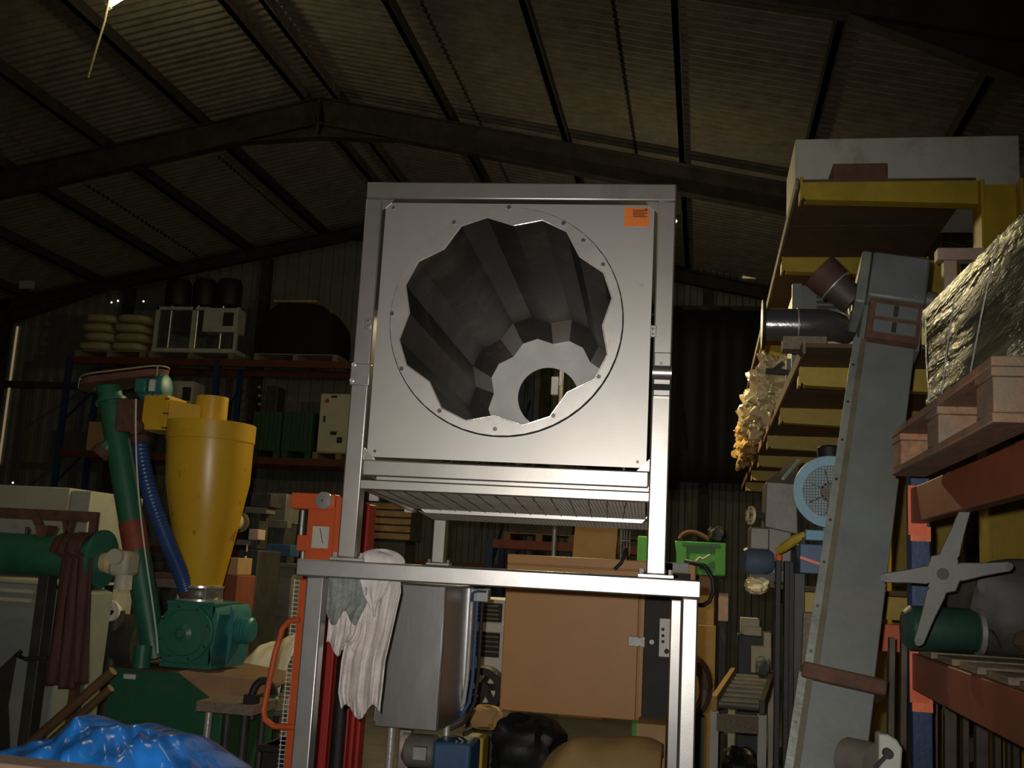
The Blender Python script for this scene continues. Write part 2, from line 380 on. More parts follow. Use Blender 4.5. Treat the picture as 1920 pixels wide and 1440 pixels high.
part(MB().lathe((wl_.x, wl_.y, wl_.z), (0, 0, 1), [(.26, -.02), (.22, .06), (.06, .13), (.0, .14)], 24), 'uplight_shield', GALV, wk, solid=.004)  # hood added to keep this lamp's light off the roof
part(MB().lathe((wl_.x, wl_.y, wl_.z), (0, 0, 1), [(0, -.05), (.035, -.03), (.045, .01), (.03, .07), (0, .08)], 16), 'bulb', TUBE, wk)
L = bpy.data.lights.new('fill_light', 'POINT'); L.energy = 230; L.color = (1, .80, .40); L.shadow_soft_size = .05
lo = bpy.data.objects.new('fill_light', L); COL.objects.link(lo); lo.location = wl_+V((0, 0, -.08))

w2 = V((-1.0, 13.5, 5.0))
wk = thing('unseen_far_lamp', 'unseen bare lamp added behind the drum machine to light the far bay', 'lamp', (w2.x, w2.y, 0))  # unseen lamp added to brighten the far bay roof and gable wall
part(MB().cyl((w2.x, w2.y, .02), (w2.x, w2.y, w2.z-.06), .02, n=10), 'pole', GALV, wk)
part(MB().cyl((w2.x, w2.y, 0), (w2.x, w2.y, .02), .25, n=24), 'pole_base', DARKM, wk)
part(MB().lathe((w2.x, w2.y, w2.z), (0, 0, 1), [(0, .1), (.035, .08), (.045, .04), (.03, -.03), (.028, -.06)], 16), 'bulb', TUBE, wk)
L = bpy.data.lights.new('fill_light', 'POINT'); L.energy = 36; L.color = (1, .83, .52); L.shadow_soft_size = .06
lo = bpy.data.objects.new('fill_light', L); COL.objects.link(lo); lo.location = w2+V((0, 0, .16))

# ================================================================== THE DRUM MACHINE
MP = V((-.75, 4.0, 0)); MR = .0496
MXL, MXR, MZT, BXL, BXR, MZB, MDEP = -.633, .620, 3.2234, -.792, .750, 1.692, 1.9
mach = thing('drum_machine', 'stainless steel drum machine with scalloped round opening on square tube stand', 'machine', MP, MR)
MINV = ROOT[mach.name]; MFW = MINV.inverted()
def mp(px, py, ly=0.0):
    """pixel -> point of the machine's plane at local depth ly (local coordinates)"""
    o = MINV @ V((0, 0, ZC)); d = MINV.to_3x3() @ ray(px, py); k = (ly-o.y)/d.y; return o+d*k
def mpart(mb, name, M, parent=None, **k): return part(mb, name, M, parent or mach, local=True, **k)
T = .072
# upper frame: posts, top and bottom rails (front mitred)
for x, nm in ((MXL, 'l'), (MXR-T, 'r')):
    mpart(MB().box(x, x+T, 0, T, MZB+.012, MZT-T), 'post', STEEL, bevel=.006)
    mpart(MB().box(x, x+T, MDEP-T, MDEP, MZB+.012, MZT-T), 'post', STEEL, bevel=.006)
    mpart(MB().box(x, x+T, T, MDEP-T, MZT-T, MZT), 'side_rail', STEEL, bevel=.006)
    mpart(MB().box(x, x+T, T, MDEP-T, 2.03, 2.095), 'side_rail', STEEL, bevel=.006)
for y in (0, MDEP-T):
    mpart(MB().prism([(MXL, y, MZT), (MXR, y, MZT), (MXR-.0, y, MZT-T), (MXL, y, MZT-T)], (0, T, 0)), 'top_rail', STEEL, bevel=.006)
    mpart(MB().box(MXL+T+.001, MXR-T-.001, y+.004, y+T, 2.022, 2.086), 'bottom_rail', STEEL, bevel=.006)
# front panel with a round hole, set back a little, dark shadow gap round it
cp = mp(946.5, 599); CX, CZ = cp.x, cp.z
PX0, PX1, PZ0, PZ1 = MXL+T+.012, MXR-T-.012, 2.098, MZT-T-.014
PY = .012
N = 96
def rect_pt(a):
    dx, dz = math.sin(a), math.cos(a)
    k = min([t for t in (((PX1-CX)/dx if dx > 1e-9 else 9), ((PX0-CX)/dx if dx < -1e-9 else 9), ((PZ1-CZ)/dz if dz > 1e-9 else 9), ((PZ0-CZ)/dz if dz < -1e-9 else 9))])
    return V((CX+dx*k, PY, CZ+dz*k))
angs = [2*math.pi*i/N for i in range(N)]
for cx_, cz_ in ((PX0, PZ0), (PX0, PZ1), (PX1, PZ0), (PX1, PZ1)):
    a = math.atan2(cx_-CX, cz_-CZ) % (2*math.pi); i = min(range(N), key=lambda i: abs((angs[i]-a+math.pi) % (2*math.pi)-math.pi)); angs[i] = a
RO = (mp(1166, 599).x-mp(728, 599).x)/2
mpart(MB().annulus([rect_pt(a) for a in angs], [V((CX+math.sin(a)*RO, PY, CZ+math.cos(a)*RO)) for a in angs], (0, .004, 0)), 'front_panel', STEEL_P, ang=20)
# ring with scalloped inner edge
sc = RO/219.0
RV, RU = 181.5*sc, 202.0*sc
sc_a = []
for k in range(8):
    for da, r in ((2.5, RV), (17.7, RU), (32.3, RU)): sc_a.append((math.radians(da+45*k), r))
def scal(a):
    """radius of scalloped polygon at angle a"""
    a = a % (2*math.pi)
    for i in range(24):
        a0, r0 = sc_a[i]; a1, r1 = sc_a[(i+1) % 24]
        if i == 23: a1 += 2*math.pi
        for aa in (a, a+2*math.pi):
            if a0-1e-9 <= aa <= a1+1e-9:
                p0 = V((math.sin(a0)*r0, math.cos(a0)*r0)); p1 = V((math.sin(a1)*r1, math.cos(a1)*r1)); d = V((math.sin(aa), math.cos(aa)))
                e = p1-p0; return (p0.x*e.y-p0.y*e.x)/(d.x*e.y-d.y*e.x)
    return RV
ra = sorted([a for a, r in sc_a]+[sc_a[i][0]+(math.radians(45)/3)*.5 for i in range(24)])
ra = [a for i, a in enumerate(ra) if i == 0 or a-ra[i-1] > .01]
def cpt(a, r, y): return V((CX+math.sin(a)*r, y, CZ+math.cos(a)*r))
mpart(MB().annulus([cpt(a, RO-.003, -.004) for a in ra], [cpt(a, scal(a), -.004) for a in ra], (0, .012, 0)), 'drum_ring', RINGM, ang=15)
mpart(MB().tube([cpt(a, scal(a), -.005) for a in ra]+[cpt(ra[0], scal(ra[0]), -.005)], .003, 6), 'edge_highlight', CHROME)  # bright edging added as the highlight along the scalloped edge
mpart(MB().annulus([cpt(a, RO+.002, PY-.001) for a in angs], [cpt(a, RO-.004, PY-.001) for a in angs], (0, .004, 0)), 'ring_seam', DARK)
for (bx, by) in ((955, 390), (1057, 420), (1094, 452), (1131, 497), (1123, 707), (1038, 780), (929, 805), (825, 771), (754, 692), (736, 589), (852, 418)):
    p = mp(bx, by); mpart(MB().cyl((p.x, -.012, p.z), (p.x, -.003, p.z), .009, .007, n=8), 'bolt', BOLT)
# drum: 24 folded panels, a tapered end and an end plate with a hole
L1, L2 = 1.68, 1.88; TP = .81
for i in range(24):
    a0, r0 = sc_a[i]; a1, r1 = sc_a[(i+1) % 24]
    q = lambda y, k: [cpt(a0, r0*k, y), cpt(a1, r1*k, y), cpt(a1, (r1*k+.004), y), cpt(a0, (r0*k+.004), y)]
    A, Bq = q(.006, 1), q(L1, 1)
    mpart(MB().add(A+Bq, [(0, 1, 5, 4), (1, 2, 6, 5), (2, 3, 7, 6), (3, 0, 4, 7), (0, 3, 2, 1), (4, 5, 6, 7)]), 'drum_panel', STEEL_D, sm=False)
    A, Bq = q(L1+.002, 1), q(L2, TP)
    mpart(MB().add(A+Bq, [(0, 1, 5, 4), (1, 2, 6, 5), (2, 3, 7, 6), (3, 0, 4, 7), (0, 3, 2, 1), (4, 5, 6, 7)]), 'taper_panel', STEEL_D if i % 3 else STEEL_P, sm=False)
mpart(MB().annulus([cpt(a, RU*TP+.02, L2) for a in ra], [cpt(a, .172, L2) for a in ra], (0, .006, 0)), 'drum_end_plate', STEEL_B, ang=20)
# housing skins
mpart(MB().box(MXL+T*.5, MXL+T*.5+.003, T, MDEP-T, 2.09, MZT-T), 'side_panel', STEEL_P)
mpart(MB().box(MXR-T*.5-.003, MXR-T*.5, T, MDEP-T, 2.09, MZT-T), 'side_panel', STEEL_P)
mpart(MB().box(MXL+.02, MXR-.02, T, MDEP-T, MZT-.03, MZT-.027), 'roof_panel', STEEL_P)
# sensor seen through the end hole
p = mp(1040, 722, 1.99)
mpart(MB().box(p.x-.021, p.x+.021, 1.99, 2.03, p.z-.055, p.z+.05), 'limit_switch', WHITE, bevel=.004)
mpart(MB().box(p.x+.024, p.x+.04, 2.0, 2.015, p.z, MZT-.03), 'switch_bracket', STEEL)
# gussets with screws, side tabs, joint cover, clamp, label
for gx, gz, sx, sz in ((PX0, PZ1, 1, -1), (PX1, PZ1, -1, -1), (PX0, PZ0, 1, 1), (PX1, PZ0, -1, 1)):
    g = mpart(MB().prism([(gx-sx*.012, .008, gz-sz*.012), (gx+sx*.035, .008, gz-sz*.012), (gx-sx*.012, .008, gz+sz*.035)], (0, .004, 0)), 'corner_gusset', STEEL)
    x, z = gx+sx*.033, gz+sz*.022
    mpart(MB().cyl((x, .003, z), (x, .012, z), .006, n=8), 'screw', BOLT, g)
for (a, b, c, d, pts) in ((684, 597, 698, 616, ((691, 602), (691, 611))), (1219, 610, 1231, 632, ((1224, 617), (1224, 627)))):
    p, q = mp(a, d), mp(c, b); tb = mpart(MB().box(p.x, q.x, -.003, .01, p.z, q.z), 'hinge_tab', STEEL, bevel=.002)
    for s in pts:
        e = mp(*s); mpart(MB().cyl((e.x, -.008, e.z), (e.x, -.002, e.z), .005, n=8), 'screw', BOLT, tb)
p, q = mp(648, 722), mp(683, 682); jc = mpart(MB().box(MXL-.004, MXL+T+.003, -.005, .03, p.z, q.z), 'joint_cover', STEEL, bevel=.003)
for s in ((664, 684), (660, 714)):
    e = mp(*s); mpart(MB().cyl((e.x, -.012, e.z), (e.x, -.004, e.z), .008, n=8), 'screw', CHROME, jc)
p, q = mp(1230, 744), mp(1257, 663); ck = mpart(MB().box(MXR-T+.004, MXR-.002, -.022, 0, p.z, q.z), 'clamp_bracket', STEEL, bevel=.004)
xc = (p.x+q.x)/2
e = mp(1243, 702); mpart(MB().cyl((MXR-T, -.03, e.z), (MXR, -.03, e.z), .028, n=14), 'clamp_lever', STEEL, ck)
e = mp(1243, 727); mpart(MB().box(MXR-T, MXR, -.035, -.02, e.z-.014, e.z+.008), 'clamp_slot', DARK, ck)
for zz in (.02, .05): mpart(MB().box(MXR-.045, MXR-.035, -.03, -.02, q.z-zz-.03, q.z-zz+.01), 'clamp_rib', STEEL, ck)
p, q = mp(1170, 423), mp(1218, 388); lb = mpart(MB().box(p.x, q.x, PY-.003, PY, p.z, q.z), 'label_plate', LABO)
for k in range(5):
    z = q.z-.012-k*.0065; mpart(MB().box(p.x+.033, q.x-.007-(k % 2)*.012, PY-.004, PY-.003, z, z+.0028), 'print_line', DARK, lb)
# screen tray under the box
f0 = mp(673, 901); f1 = mp(673, 917); g0 = mp(1220, 921)
zr1 = (f0.z+g0.z)/2
TL, TRX = mp(673, 908).x, mp(1220, 930).x
mpart(MB().box(TL, TRX, .004, .05, zr1-.036, zr1), 'tray_rail', STEEL, bevel=.003)
mpart(MB().box(TL+.06, TRX, .02, .06, zr1+.001, zr1+.026), 'tray_rail', STEEL, bevel=.003)
yb = 1.02
b0, b1 = mp(782, 953, yb), mp(1216, 975, yb); zb = (b0.z+b1.z)/2
mpart(MB().prism([(b0.x, yb, zb+.014), (b1.x, yb, zb+.014), (b1.x-.03, yb, zb-.02), (b0.x+.04, yb, zb-.02)], (0, .03, 0)), 'tray_rail', STEEL, bevel=.002)
def tray(u, v): return V((TL+.02+(TRX-TL-.04)*u, .05+(yb-.05)*v, zr1-.03+(zb+.0-zr1+.03)*v))
wm = MB()
for i in range(76): u = i/75; wm.bar(tray(u, 0), tray(u, 1), .0022, .0022)
for j in range(64): v = j/63; wm.bar(tray(0, v), tray(1, v), .0022, .0022)
MESHM = mat('mesh_wire', (.12, .105, .085), .55, .5, .2)
mpart(wm, 'screen_mesh', MESHM, kind='stuff')
sb = MB()
for i in range(1, 15): sb.bar(tray(i/15, 0)-V((0, 0, .004)), tray(max(0, i/15-.03), 1)-V((0, 0, .004)), .004, .003)
mpart(sb, 'screen_support_wires', BOLT, kind='stuff')
mpart(MB().add([tray(0, 0)+V((0, 0, .07)), tray(1, 0)+V((0, 0, .07)), tray(1, 1)+V((0, 0, .07)), tray(0, 1)+V((0, 0, .07))], [(0, 1, 2, 3)]), 'tray_cover', MESHM, solid=.003)
wm = MB(); y2 = 1.42
for i in range(60):
    x = b0.x+(b1.x-b0.x)*i/59; wm.bar((x, yb+.03, zb-.01), (x, y2, zb-.03), .0025, .0025)
for j in range(30):
    t = j/29; wm.bar((b0.x, yb+.03+(y2-yb-.03)*t, zb-.01-.02*t), (b1.x, yb+.03+(y2-yb-.03)*t, zb-.01-.02*t), .0025, .0025)
mpart(wm, 'screen_mesh', MESHM, kind='stuff')
for x in (TL, TRX-.012): mpart(MB().prism([(x, .05, zr1-.036), (x, .05, zr1), (x, yb, zb+.014), (x, yb, zb-.02)], (.012, 0, 0)), 'tray_side', STEEL)
for hx in (MXL+T*.5, MXR-T*.5):
    for hy in (.35, yb): mpart(MB().box(hx-.02, hx+.02, hy, hy+.03, zb-.02 if hy > .5 else zr1-.06, 2.032), 'tray_hanger', STEEL)
# lower stand
H = .066; ZL = MZB-H
mpart(MB().box(BXL, BXR, 0, .075, ZL, MZB), 'stand_beam', STEEL_T, bevel=.006)
mpart(MB().box(BXL, BXR, MDEP-.075, MDEP, ZL, MZB), 'stand_beam', STEEL_T, bevel=.006)
for x in (BXL+.045, BXR-.045-.07): mpart(MB().box(x, x+.07, .077, MDEP-.077, ZL, MZB-.002), 'stand_beam', STEEL_T, bevel=.006)
for x0, x1 in ((BXL+.045, BXL+.115), (BXR-.067, BXR-.009)):
    for y in (.003, MDEP-.072):
        lg = mpart(MB().box(x0, x1, y, y+.068, .012, ZL), 'leg', STEEL_T, bevel=.006)
        mpart(MB().box(x0-.03, x1+.03, y-.03, y+.1, 0, .012), 'foot_plate', STEEL_T, lg)
for x in (MXL, MXR-T):
    for y in (0, MDEP-T):
        ft = mpart(MB().box(x-.03, x+T+.03, y-.0, y+T+.02, MZB, MZB+.013), 'post_flange', STEEL, bevel=.002)
        for bx in (x-.018, x+T+.018): mpart(MB().cyl((bx, y+.035, MZB+.012), (bx, y+.035, MZB+.032), .009, n=6), 'bolt', CHROME, ft)

# ================================================================== PALLET STACKER (orange lift behind the machine's left leg)
SY = 5.75
st = thing('pallet_stacker', 'orange and red hand pallet stacker mast behind the left stand leg', 'lift truck', base(610, SY))
def sbox(x0, y0, x1, y1, Y=SY, d=.08, **k): return rbox(x0, y0, x1, y1, Y, d, **k)
part(sbox(545, 925, 628, 955, d=.10), 'crossbar', ORANGE, st, bevel=.006)
a, b, c, e = rect(574, 950, 640, 1055, SY+.01)
part(MB().box(a, b, SY+.012, SY+.02, .1, e), 'mast_plate', ORANGE, st, bevel=.003)
a2, b2, _, e2 = rect(627, 932, 645, 1000, SY); part(MB().box(a2, b2, SY+.0, SY+.12, .1, e2), 'mast_channel', ORANGE, st, bevel=.006)
a3, b3, _, e3 = rect(659, 942, 694, 1050, SY+.1); part(MB().box(a3, b3-.03, SY+.1, SY+.115, .1, e3).box(b3-.03, b3, SY+.06, SY+.19, .1, e3-.01), 'mast_channel', RED, st, bevel=.006)
part(MB().box(b2, a3, SY+.10, SY+.12, .1, e3-.25), 'mast_plate', RED, st)
part(sbox(556, 1003, 578, 1033, d=.05), 'mast_tab', ORANGE, st, bevel=.004)
p = at(608, 939, SY); pl = part(MB().lathe(p+V((0, -.03, 0)), (0, 1, 0), [(0, 0), (.02, 0), (.022, .006), (.046, .008), (.05, .014), (.05, .03)], 24), 'chain_pulley', CHROME, st)
part(MB().cyl(p+V((0, -.036, 0)), p+V((0, -.028, 0)), .007, n=10), 'pulley_pin', BOLT, pl)
part(sbox(585, 987, 616, 1028, Y=SY+.006, d=.006), 'sticker', PAPER, st)
part(MB().bar(at(600, 990, SY+.004), at(605, 1019, SY+.004), .004, .002, up=(0, 1, 0)), 'scratch', BOLT, st)
for dx, z0, z1 in ((568, 957, 1003), (568, 1034, 1050)):
    q0, q1 = at(dx, z0, SY+.02), at(dx-2, z1, SY+.02); part(MB().cyl(q0, V((q0.x, q0.y, q1.z)), .012, n=8), 'lift_chain', GALV, st)
# guard mesh left of the mast
gm = MB(); x0, x1, z0, z1 = rect(543, 1085, 563, 1290, SY+.02)
for i in range(3):
    x = x0+(x1-x0)*i/2; gm.bar((x, SY+.03, z0-.5), (x, SY+.03, z1), .004, .004)
k = z0-.5
while k < z1: gm.bar((x0-.008, SY+.03, k), (x1+.008, SY+.03, k), .004, .004); k += .024
part(gm, 'guard_mesh', WHITE, st, kind='stuff')
a4, b4, _, e4 = rect(561, 1085, 578, 1200, SY); part(MB().box(a4-.012, b4, SY, SY+.05, .1, e4), 'mast_edge', ORANGE, st, bevel=.004)
cy = at(640, 1235, SY-.08); part(MB().cyl((cy.x, SY-.02, .1), (cy.x, SY-.02, cy.z), .042, n=16), 'hydraulic_cylinder', BLACK, st)
part(MB().cyl((cy.x, SY-.02, cy.z), (cy.x, SY-.02, e2-.2), .018, n=12), 'piston_rod', CHROME, st)
a5, b5, _, e5 = rect(612, 1150, 628, 1300, SY-.02); part(MB().box(a5, b5, SY-.04, SY+.0, .1, e5), 'inner_rail', RED, st, bevel=.004)
a6, b6, _, e6 = rect(655, 1200, 690, 1300, SY-.02)
for k in range(3): part(MB().box(a6+k*.035, a6+k*.035+.02, SY-.03, SY+.06, .1, e6-.02*k), 'inner_rail', RED, st, bevel=.004)
hp_ = [(562, 1162), (543, 1164), (530, 1178), (516, 1225), (502, 1290), (494, 1330), (497, 1350), (514, 1362), (556, 1364)]
part(MB().tube([at(x, y, SY-.02) for x, y in hp_], .0165, 10), 'handle', ORANGE, st)
zz = .06
part(MB().box(a4-.12, a6+.15, SY-.1, SY+.2, .06, .3), 'chassis', ORANGE, st, bevel=.02)
for wx in (a4-.1, a6+.05): part(MB().cyl((wx, SY-.02, .075), (wx+.06, SY-.02, .075), .075, n=20), 'wheel', BLACK, st)
for wx in (a4-.1, a6+.05): part(MB().cyl((wx, SY+.13, .075), (wx+.06, SY+.13, .075), .075, n=20), 'wheel', BLACK, st)

# ================================================================== RAGS on the stand's front beam
def cloth(name, M, label, cat, px, prof, Y, fold, nf, seed, thick=.006, n=(46, 40)):
    """hanging cloth: px list of (y, xl, xr) rows, draped over the beam behind its front"""
    rnd = random.Random(seed); ph = [rnd.uniform(0, 6) for _ in range(4)]
    def fn(u, v):
        k = v*(len(px)-1); i = min(int(k), len(px)-2); t = k-i
        y = px[i][0]*(1-t)+px[i+1][0]*t; xl = px[i][1]*(1-t)+px[i+1][1]*t; xr = px[i][2]*(1-t)+px[i+1][2]*t
        hem = 14*math.sin(u*9+ph[3])*v**4
        d = fold*(.25+v)*(math.sin(u*nf+ph[0]+v*1.2)+.5*math.sin(u*nf*2.3+ph[1]-v*2)+.25*math.sin(u*nf*4.7+ph[2]+v*5))
        return at(xl+(xr-xl)*u, y+hem, Y-d)
    mb = MB().grid(n[0], n[1], fn)
    o = single(mb, name, M, label, cat, solid=thick); return o
CY = 4.10
cloth('cotton_rag', RAG, 'long dirty white cotton rag hanging from the stand beam', 'rag', [(1046, 664, 742), (1062, 655, 750), (1110, 650, 752), (1180, 652, 736), (1240, 640, 722), (1300, 634, 716), (1335, 640, 712)], None, CY, .014, 15, 3)
cloth('net_sleeve', NET, 'grey green knitted sleeve hanging beside the long white rag', 'rag', [(1052, 612, 690), (1090, 610, 690), (1130, 612, 686), (1158, 612, 668)], None, CY-.045, .008, 9, 5)
cloth('rag_bundle', RAG, 'short frilled off-white rag hanging below the knitted sleeve', 'rag', [(1100, 616, 686), (1150, 617, 684), (1190, 614, 678), (1216, 612, 664)], None, CY-.02, .01, 17, 8)
cloth('rag_end', RAG, 'short white rag corner hanging over the middle of the long rag', 'rag', [(1044, 672, 728), (1090, 676, 730), (1115, 682, 722), (1142, 698, 704)], None, CY-.05, .006, 6, 11)
# the rags lie over a folded bundle on the side beam
for (x, y, r, lb) in ((662, 1052, .05, 'crumpled white cloth lying on the beam at the left post'), (712, 1055, .075, 'rounded crumpled white cloth lying on the beam beside the left post')):
    rnd = random.Random(int(x)); c0 = at(x, 1066, 4.07); c0.z = MZB+.0
    def fn(u, v, c0=c0, r=r, s=x):
        a = u*2*math.pi; t = v*math.pi/2; k = 1+.12*math.sin(3*a+s)+.08*math.sin(5*a+2*v)
        return c0+V((math.cos(a)*math.cos(t)*r*1.2*k, math.sin(a)*math.cos(t)*r*.8*k, math.sin(t)*r*.62*k))
    single(MB().grid(28, 9, fn, True), 'folded_rag', RAG, lb, 'rag')

# ================================================================== STAINLESS CONTROL CABINET
KY = 4.95
x0, x1, z0, z1 = rect(712, 1080, 830, 1368, KY); z1 = 1.60; dK = .52
kc = thing('control_cabinet', 'plain stainless steel electrical cabinet under the drum machine', 'cabinet', ((x0+x1)/2, KY, 0))
part(MB().box(x0, x1, KY, KY+dK, z0, z1), 'body', CABST, kc, bevel=.006)
part(MB().box(x0+.004, x1-.004, KY-.012, KY-.002, z0+.004, z1-.004), 'door', CABST, kc, bevel=.003)
part(MB().box(x1+.0, x1+.012, KY+dK-.03, KY+dK, z0+.01, z1-.01), 'edge_flange', CABST, kc)
lx = at(732, 1400, KY+.1).x
for (fx, fy) in ((lx, KY+.1), (x1-.06, KY+dK-.08)):
    pp = part(MB().cyl((fx, fy, .01), (fx, fy, z0), .019, n=14), 'support_pole', CHROME, kc); part(MB().cyl((fx, fy, 0), (fx, fy, .012), .07, n=20), 'pole_foot', GALV, pp)
part(MB().box(x0-.018, x0-.004, KY+.05, KY+.12, z0+.02, z0+.2), 'side_bracket', GALV, kc)
for i, (dx, r, M_) in enumerate(((.02, .012, CHROME), (.045, .010, BLUED), (.068, .010, BLACK))):
    X = x1+dx; Yc = KY+dK-.04+.02*i
    part(MB().tube([(X, Yc, z1-.0), (X, Yc, z0+.2), (X-.01, Yc, z0+.08), (X-.05, Yc-.02, z0+.02-.02*i), (X-.11, Yc-.04, z0-.015-.02*i), (X-.17, Yc-.05, z0+.01)], r, 8), 'conduit', M_, kc)
x_, x2_, z_, z2_ = rect(893, 1104, 919, 1128, KY+dK)
jb = part(MB().box(x1+.03, x2_, KY+dK-.05, KY+dK+.02, z_, z2_), 'junction_box', GALV, kc, bevel=.004)
part(MB().tube([at(884, 1128, KY+dK-.08), at(886, 1112, KY+dK-.09), at(896, 1108, KY+dK-.09), at(911, 1109, KY+dK-.06)], .007, 8), 'cable', BLUED, jb)

# gear motor and yellow block below it
g0 = at(800, 1420, 5.3)
gm_ = thing('gear_motor', 'grey and blue gear motor under the stainless cabinet', 'motor', (g0.x, 5.3, 0))
c = at(790, 1408, 5.3); part(MB().lathe(c+V((-.09, 0, 0)), (1, 0, 0), [(0, 0), (.05, .0), (.075, .02), (.08, .05), (.08, .16), (.07, .17)], 20), 'motor_body', GREYM, gm_)
part(MB().box(c.x-.02, c.x+.05, 5.2, 5.24, c.z-.03, c.z+.035), 'terminal_box', GALV, gm_, bevel=.005)
part(MB().cyl(c+V((-.095, 0, .02)), c+V((-.06, 0, .02)), .06, n=16), 'end_cover', PINK, gm_)
part(MB().box(c.x+.085, c.x+.27, 5.18, 5.42, c.z-.16, c.z+.07), 'gearbox', BLUED, gm_, bevel=.015)
part(MB().box(c.x-.06, c.x+.25, 5.22, 5.4, 0, c.z-.08), 'pedestal', DARKM, gm_)
yb_ = rbox(870, 1382, 905, 1440, 5.55, .15, z0=0); single(yb_, 'yellow_block', RYEL, 'worn yellow steel block beside the blue gearbox', 'machine part', bevel=.01)

# ================================================================== BROWN OVEN CABINET behind the machine
OY = 6.35
x0, x1, z0, z1 = rect(943, 1040, 1302, 1342, OY); z1 = at(1100, 1046, OY).z; z0 = at(1070, 1343, OY).z
ov = thing('brown_cabinet', 'large brown enamelled oven cabinet with a toggle latch', 'cabinet', ((x0+x1)/2, OY, 0))
xd = at(1196, 1200, OY).x; xs = at(1207, 1200, OY).x; xp = at(1250, 1200, OY).x
part(MB().box(x0, x1, OY+.03, OY+.6, z0, z1), 'body', BROWNC, ov, bevel=.008)
part(MB().box(x0+.002, xd, OY-.005, OY+.028, z0+.004, z1-.06), 'door', BROWNC, ov, bevel=.006)
part(MB().box(x0+.002, x1-.13, OY+.0, OY+.03, z1-.055, z1-.002), 'top_trim', BROWNC, ov, bevel=.004)
part(MB().box(xd+.008, xs, OY+.0, OY+.03, z0+.004, z1-.06), 'side_trim', BROWNC, ov, bevel=.003)
part(MB().box(xs, x1-.03, OY+.012, OY+.031, z0+.02, z1-.06), 'control_panel', CTRL, ov, bevel=.003)
part(MB().box(x1-.22, x1-.04, OY+.0, OY+.03, z1-.055, z1+.0), 'vent_plate', CABGREY, ov, bevel=.003)
a, b, c, e = rect(1236, 1160, 1258, 1232, OY)
sp = part(MB().box(a, b, OY+.002, OY+.012, c, e), 'switch_plate', WHITE, ov, bevel=.002)
for k, yy in enumerate((1180, 1192, 1203)):
    q = at(1243, yy, OY); part(MB().box(q.x-.008, q.x+.008, OY-.004, OY+.002, q.z-.008, q.z+.008), 'push_button', CTRL, sp, bevel=.001)
q = at(1250, 1221, OY); part(MB().cyl((q.x, OY-.02, q.z), (q.x, OY+.002, q.z), .014, n=14), 'knob', BLACK, sp)
q = at(1222, 1204, OY); part(MB().cyl((q.x, OY+.0, q.z), (q.x, OY+.012, q.z), .014, n=12), 'lock', GALV, ov)
a, b, c, e = rect(1178, 1193, 1199, 1212, OY)
lt = part(MB().box(a, b, OY-.016, OY-.005, c, e), 'toggle_latch', GALV, ov, bevel=.003)
part(MB().prism([(b-.02, OY-.02, (c+e)/2-.012), (b-.02, OY-.02, (c+e)/2+.012), (b+.03, OY-.02, e), (b+.03, OY-.02, c)], (0, .012, 0)), 'latch_hook', GALV, lt)
for lx_, ly_ in ((x0+.06, OY+.06), (x1-.1, OY+.06), (x0+.06, OY+.52), (x1-.1, OY+.52)): part(MB().box(lx_, lx_+.05, ly_, ly_+.05, 0, z0), 'leg', RUST, ov)
part(MB().tube([at(1152, 1068, OY-.03), at(1165, 1055, OY-.03), at(1171, 1040, OY-.02), at(1173, 1030, OY)]+[V((at(1173, 1030, OY).x, OY+.3, z1+.004))], .011, 8), 'power_cable', BLACK, ov)
part(MB().tube([V((x1-.06, OY+.1, z1+.012)), at(1300, 1056, OY-.03), at(1320, 1060, OY-.05), at(1336, 1085, OY-.05), at(1338, 1108, OY-.05), at(1330, 1128, OY-.05), at(1318, 1135, OY-.04), at(1302, 1134, OY+.02)], .013, 8), 'power_cable', BLACK, ov)
# cable ladder hanging above it
la = MB(); x0_, x1_, z0_, z1_ = rect(1164, 985, 1181, 1046, 6.6)
lad = thing('cable_ladder', 'narrow wire cable ladder standing on the brown cabinet', 'ladder', ((x0_+x1_)/2, 6.6, z1))
for x in (x0_, x0_+.02, x1_-.02, x1_): part(MB().cyl((x, 6.6, z1+.002), (x, 6.6, z1_+.25), .0035, n=6), 'wire', GALV, lad)
for k in range(5):
    z = z1+.03+k*.09; part(MB().cyl((x0_, 6.6, z), (x1_, 6.6, z), .0035, n=6), 'rung', GALV, lad)
# tan sheet and boxes below
def crumple(px, Y, d, z0, seed, amp=.02, nx=24, ny=14):
    pts = px
    rnd = random.Random(seed); a = [rnd.uniform(0, 6) for _ in range(6)]
    def fn(u, v):
        k = u*(len(pts)-1); i = min(int(k), len(pts)-2); t = k-i
        x = pts[i][0]*(1-t)+pts[i+1][0]*t; y = pts[i][1]*(1-t)+pts[i+1][1]*t
        p = at(x, y, Y); s = math.sin(v*math.pi)
        zt = p.z-z0
        prof = math.sin(min(1, v*1.35)*math.pi/2)**.6 if v < .75 else 1-.25*((v-.75)/.25)**2
        return V((p.x, Y-d*.35+d*v, z0+zt*prof+amp*(math.sin(u*11+a[0]+v*5)+math.sin(u*17+a[1]-v*9)*.6+math.sin(u*29+v*13+a[2])*.35)*prof))
    return MB().grid(nx, ny, fn)
single(crumple([(1012, 1436), (1040, 1412), (1072, 1396), (1130, 1392), (1200, 1398), (1240, 1404)], 5.35, .5, .55, 4, .008), 'packing_sheet', TAN, 'tan sheet of packing material draped under the brown cabinet', 'sheet', solid=.008)
bx0, bx1, _, _ = rect(1015, 1400, 1240, 1440, 5.3)
t = thing('low_trestle', 'dark low trestle carrying the tan packing sheet', 'trestle', ((bx0+bx1)/2, 5.2, 0))
part(MB().box(bx0, bx1, 5.12, 5.5, .5, .545), 'top', DARKM, t)
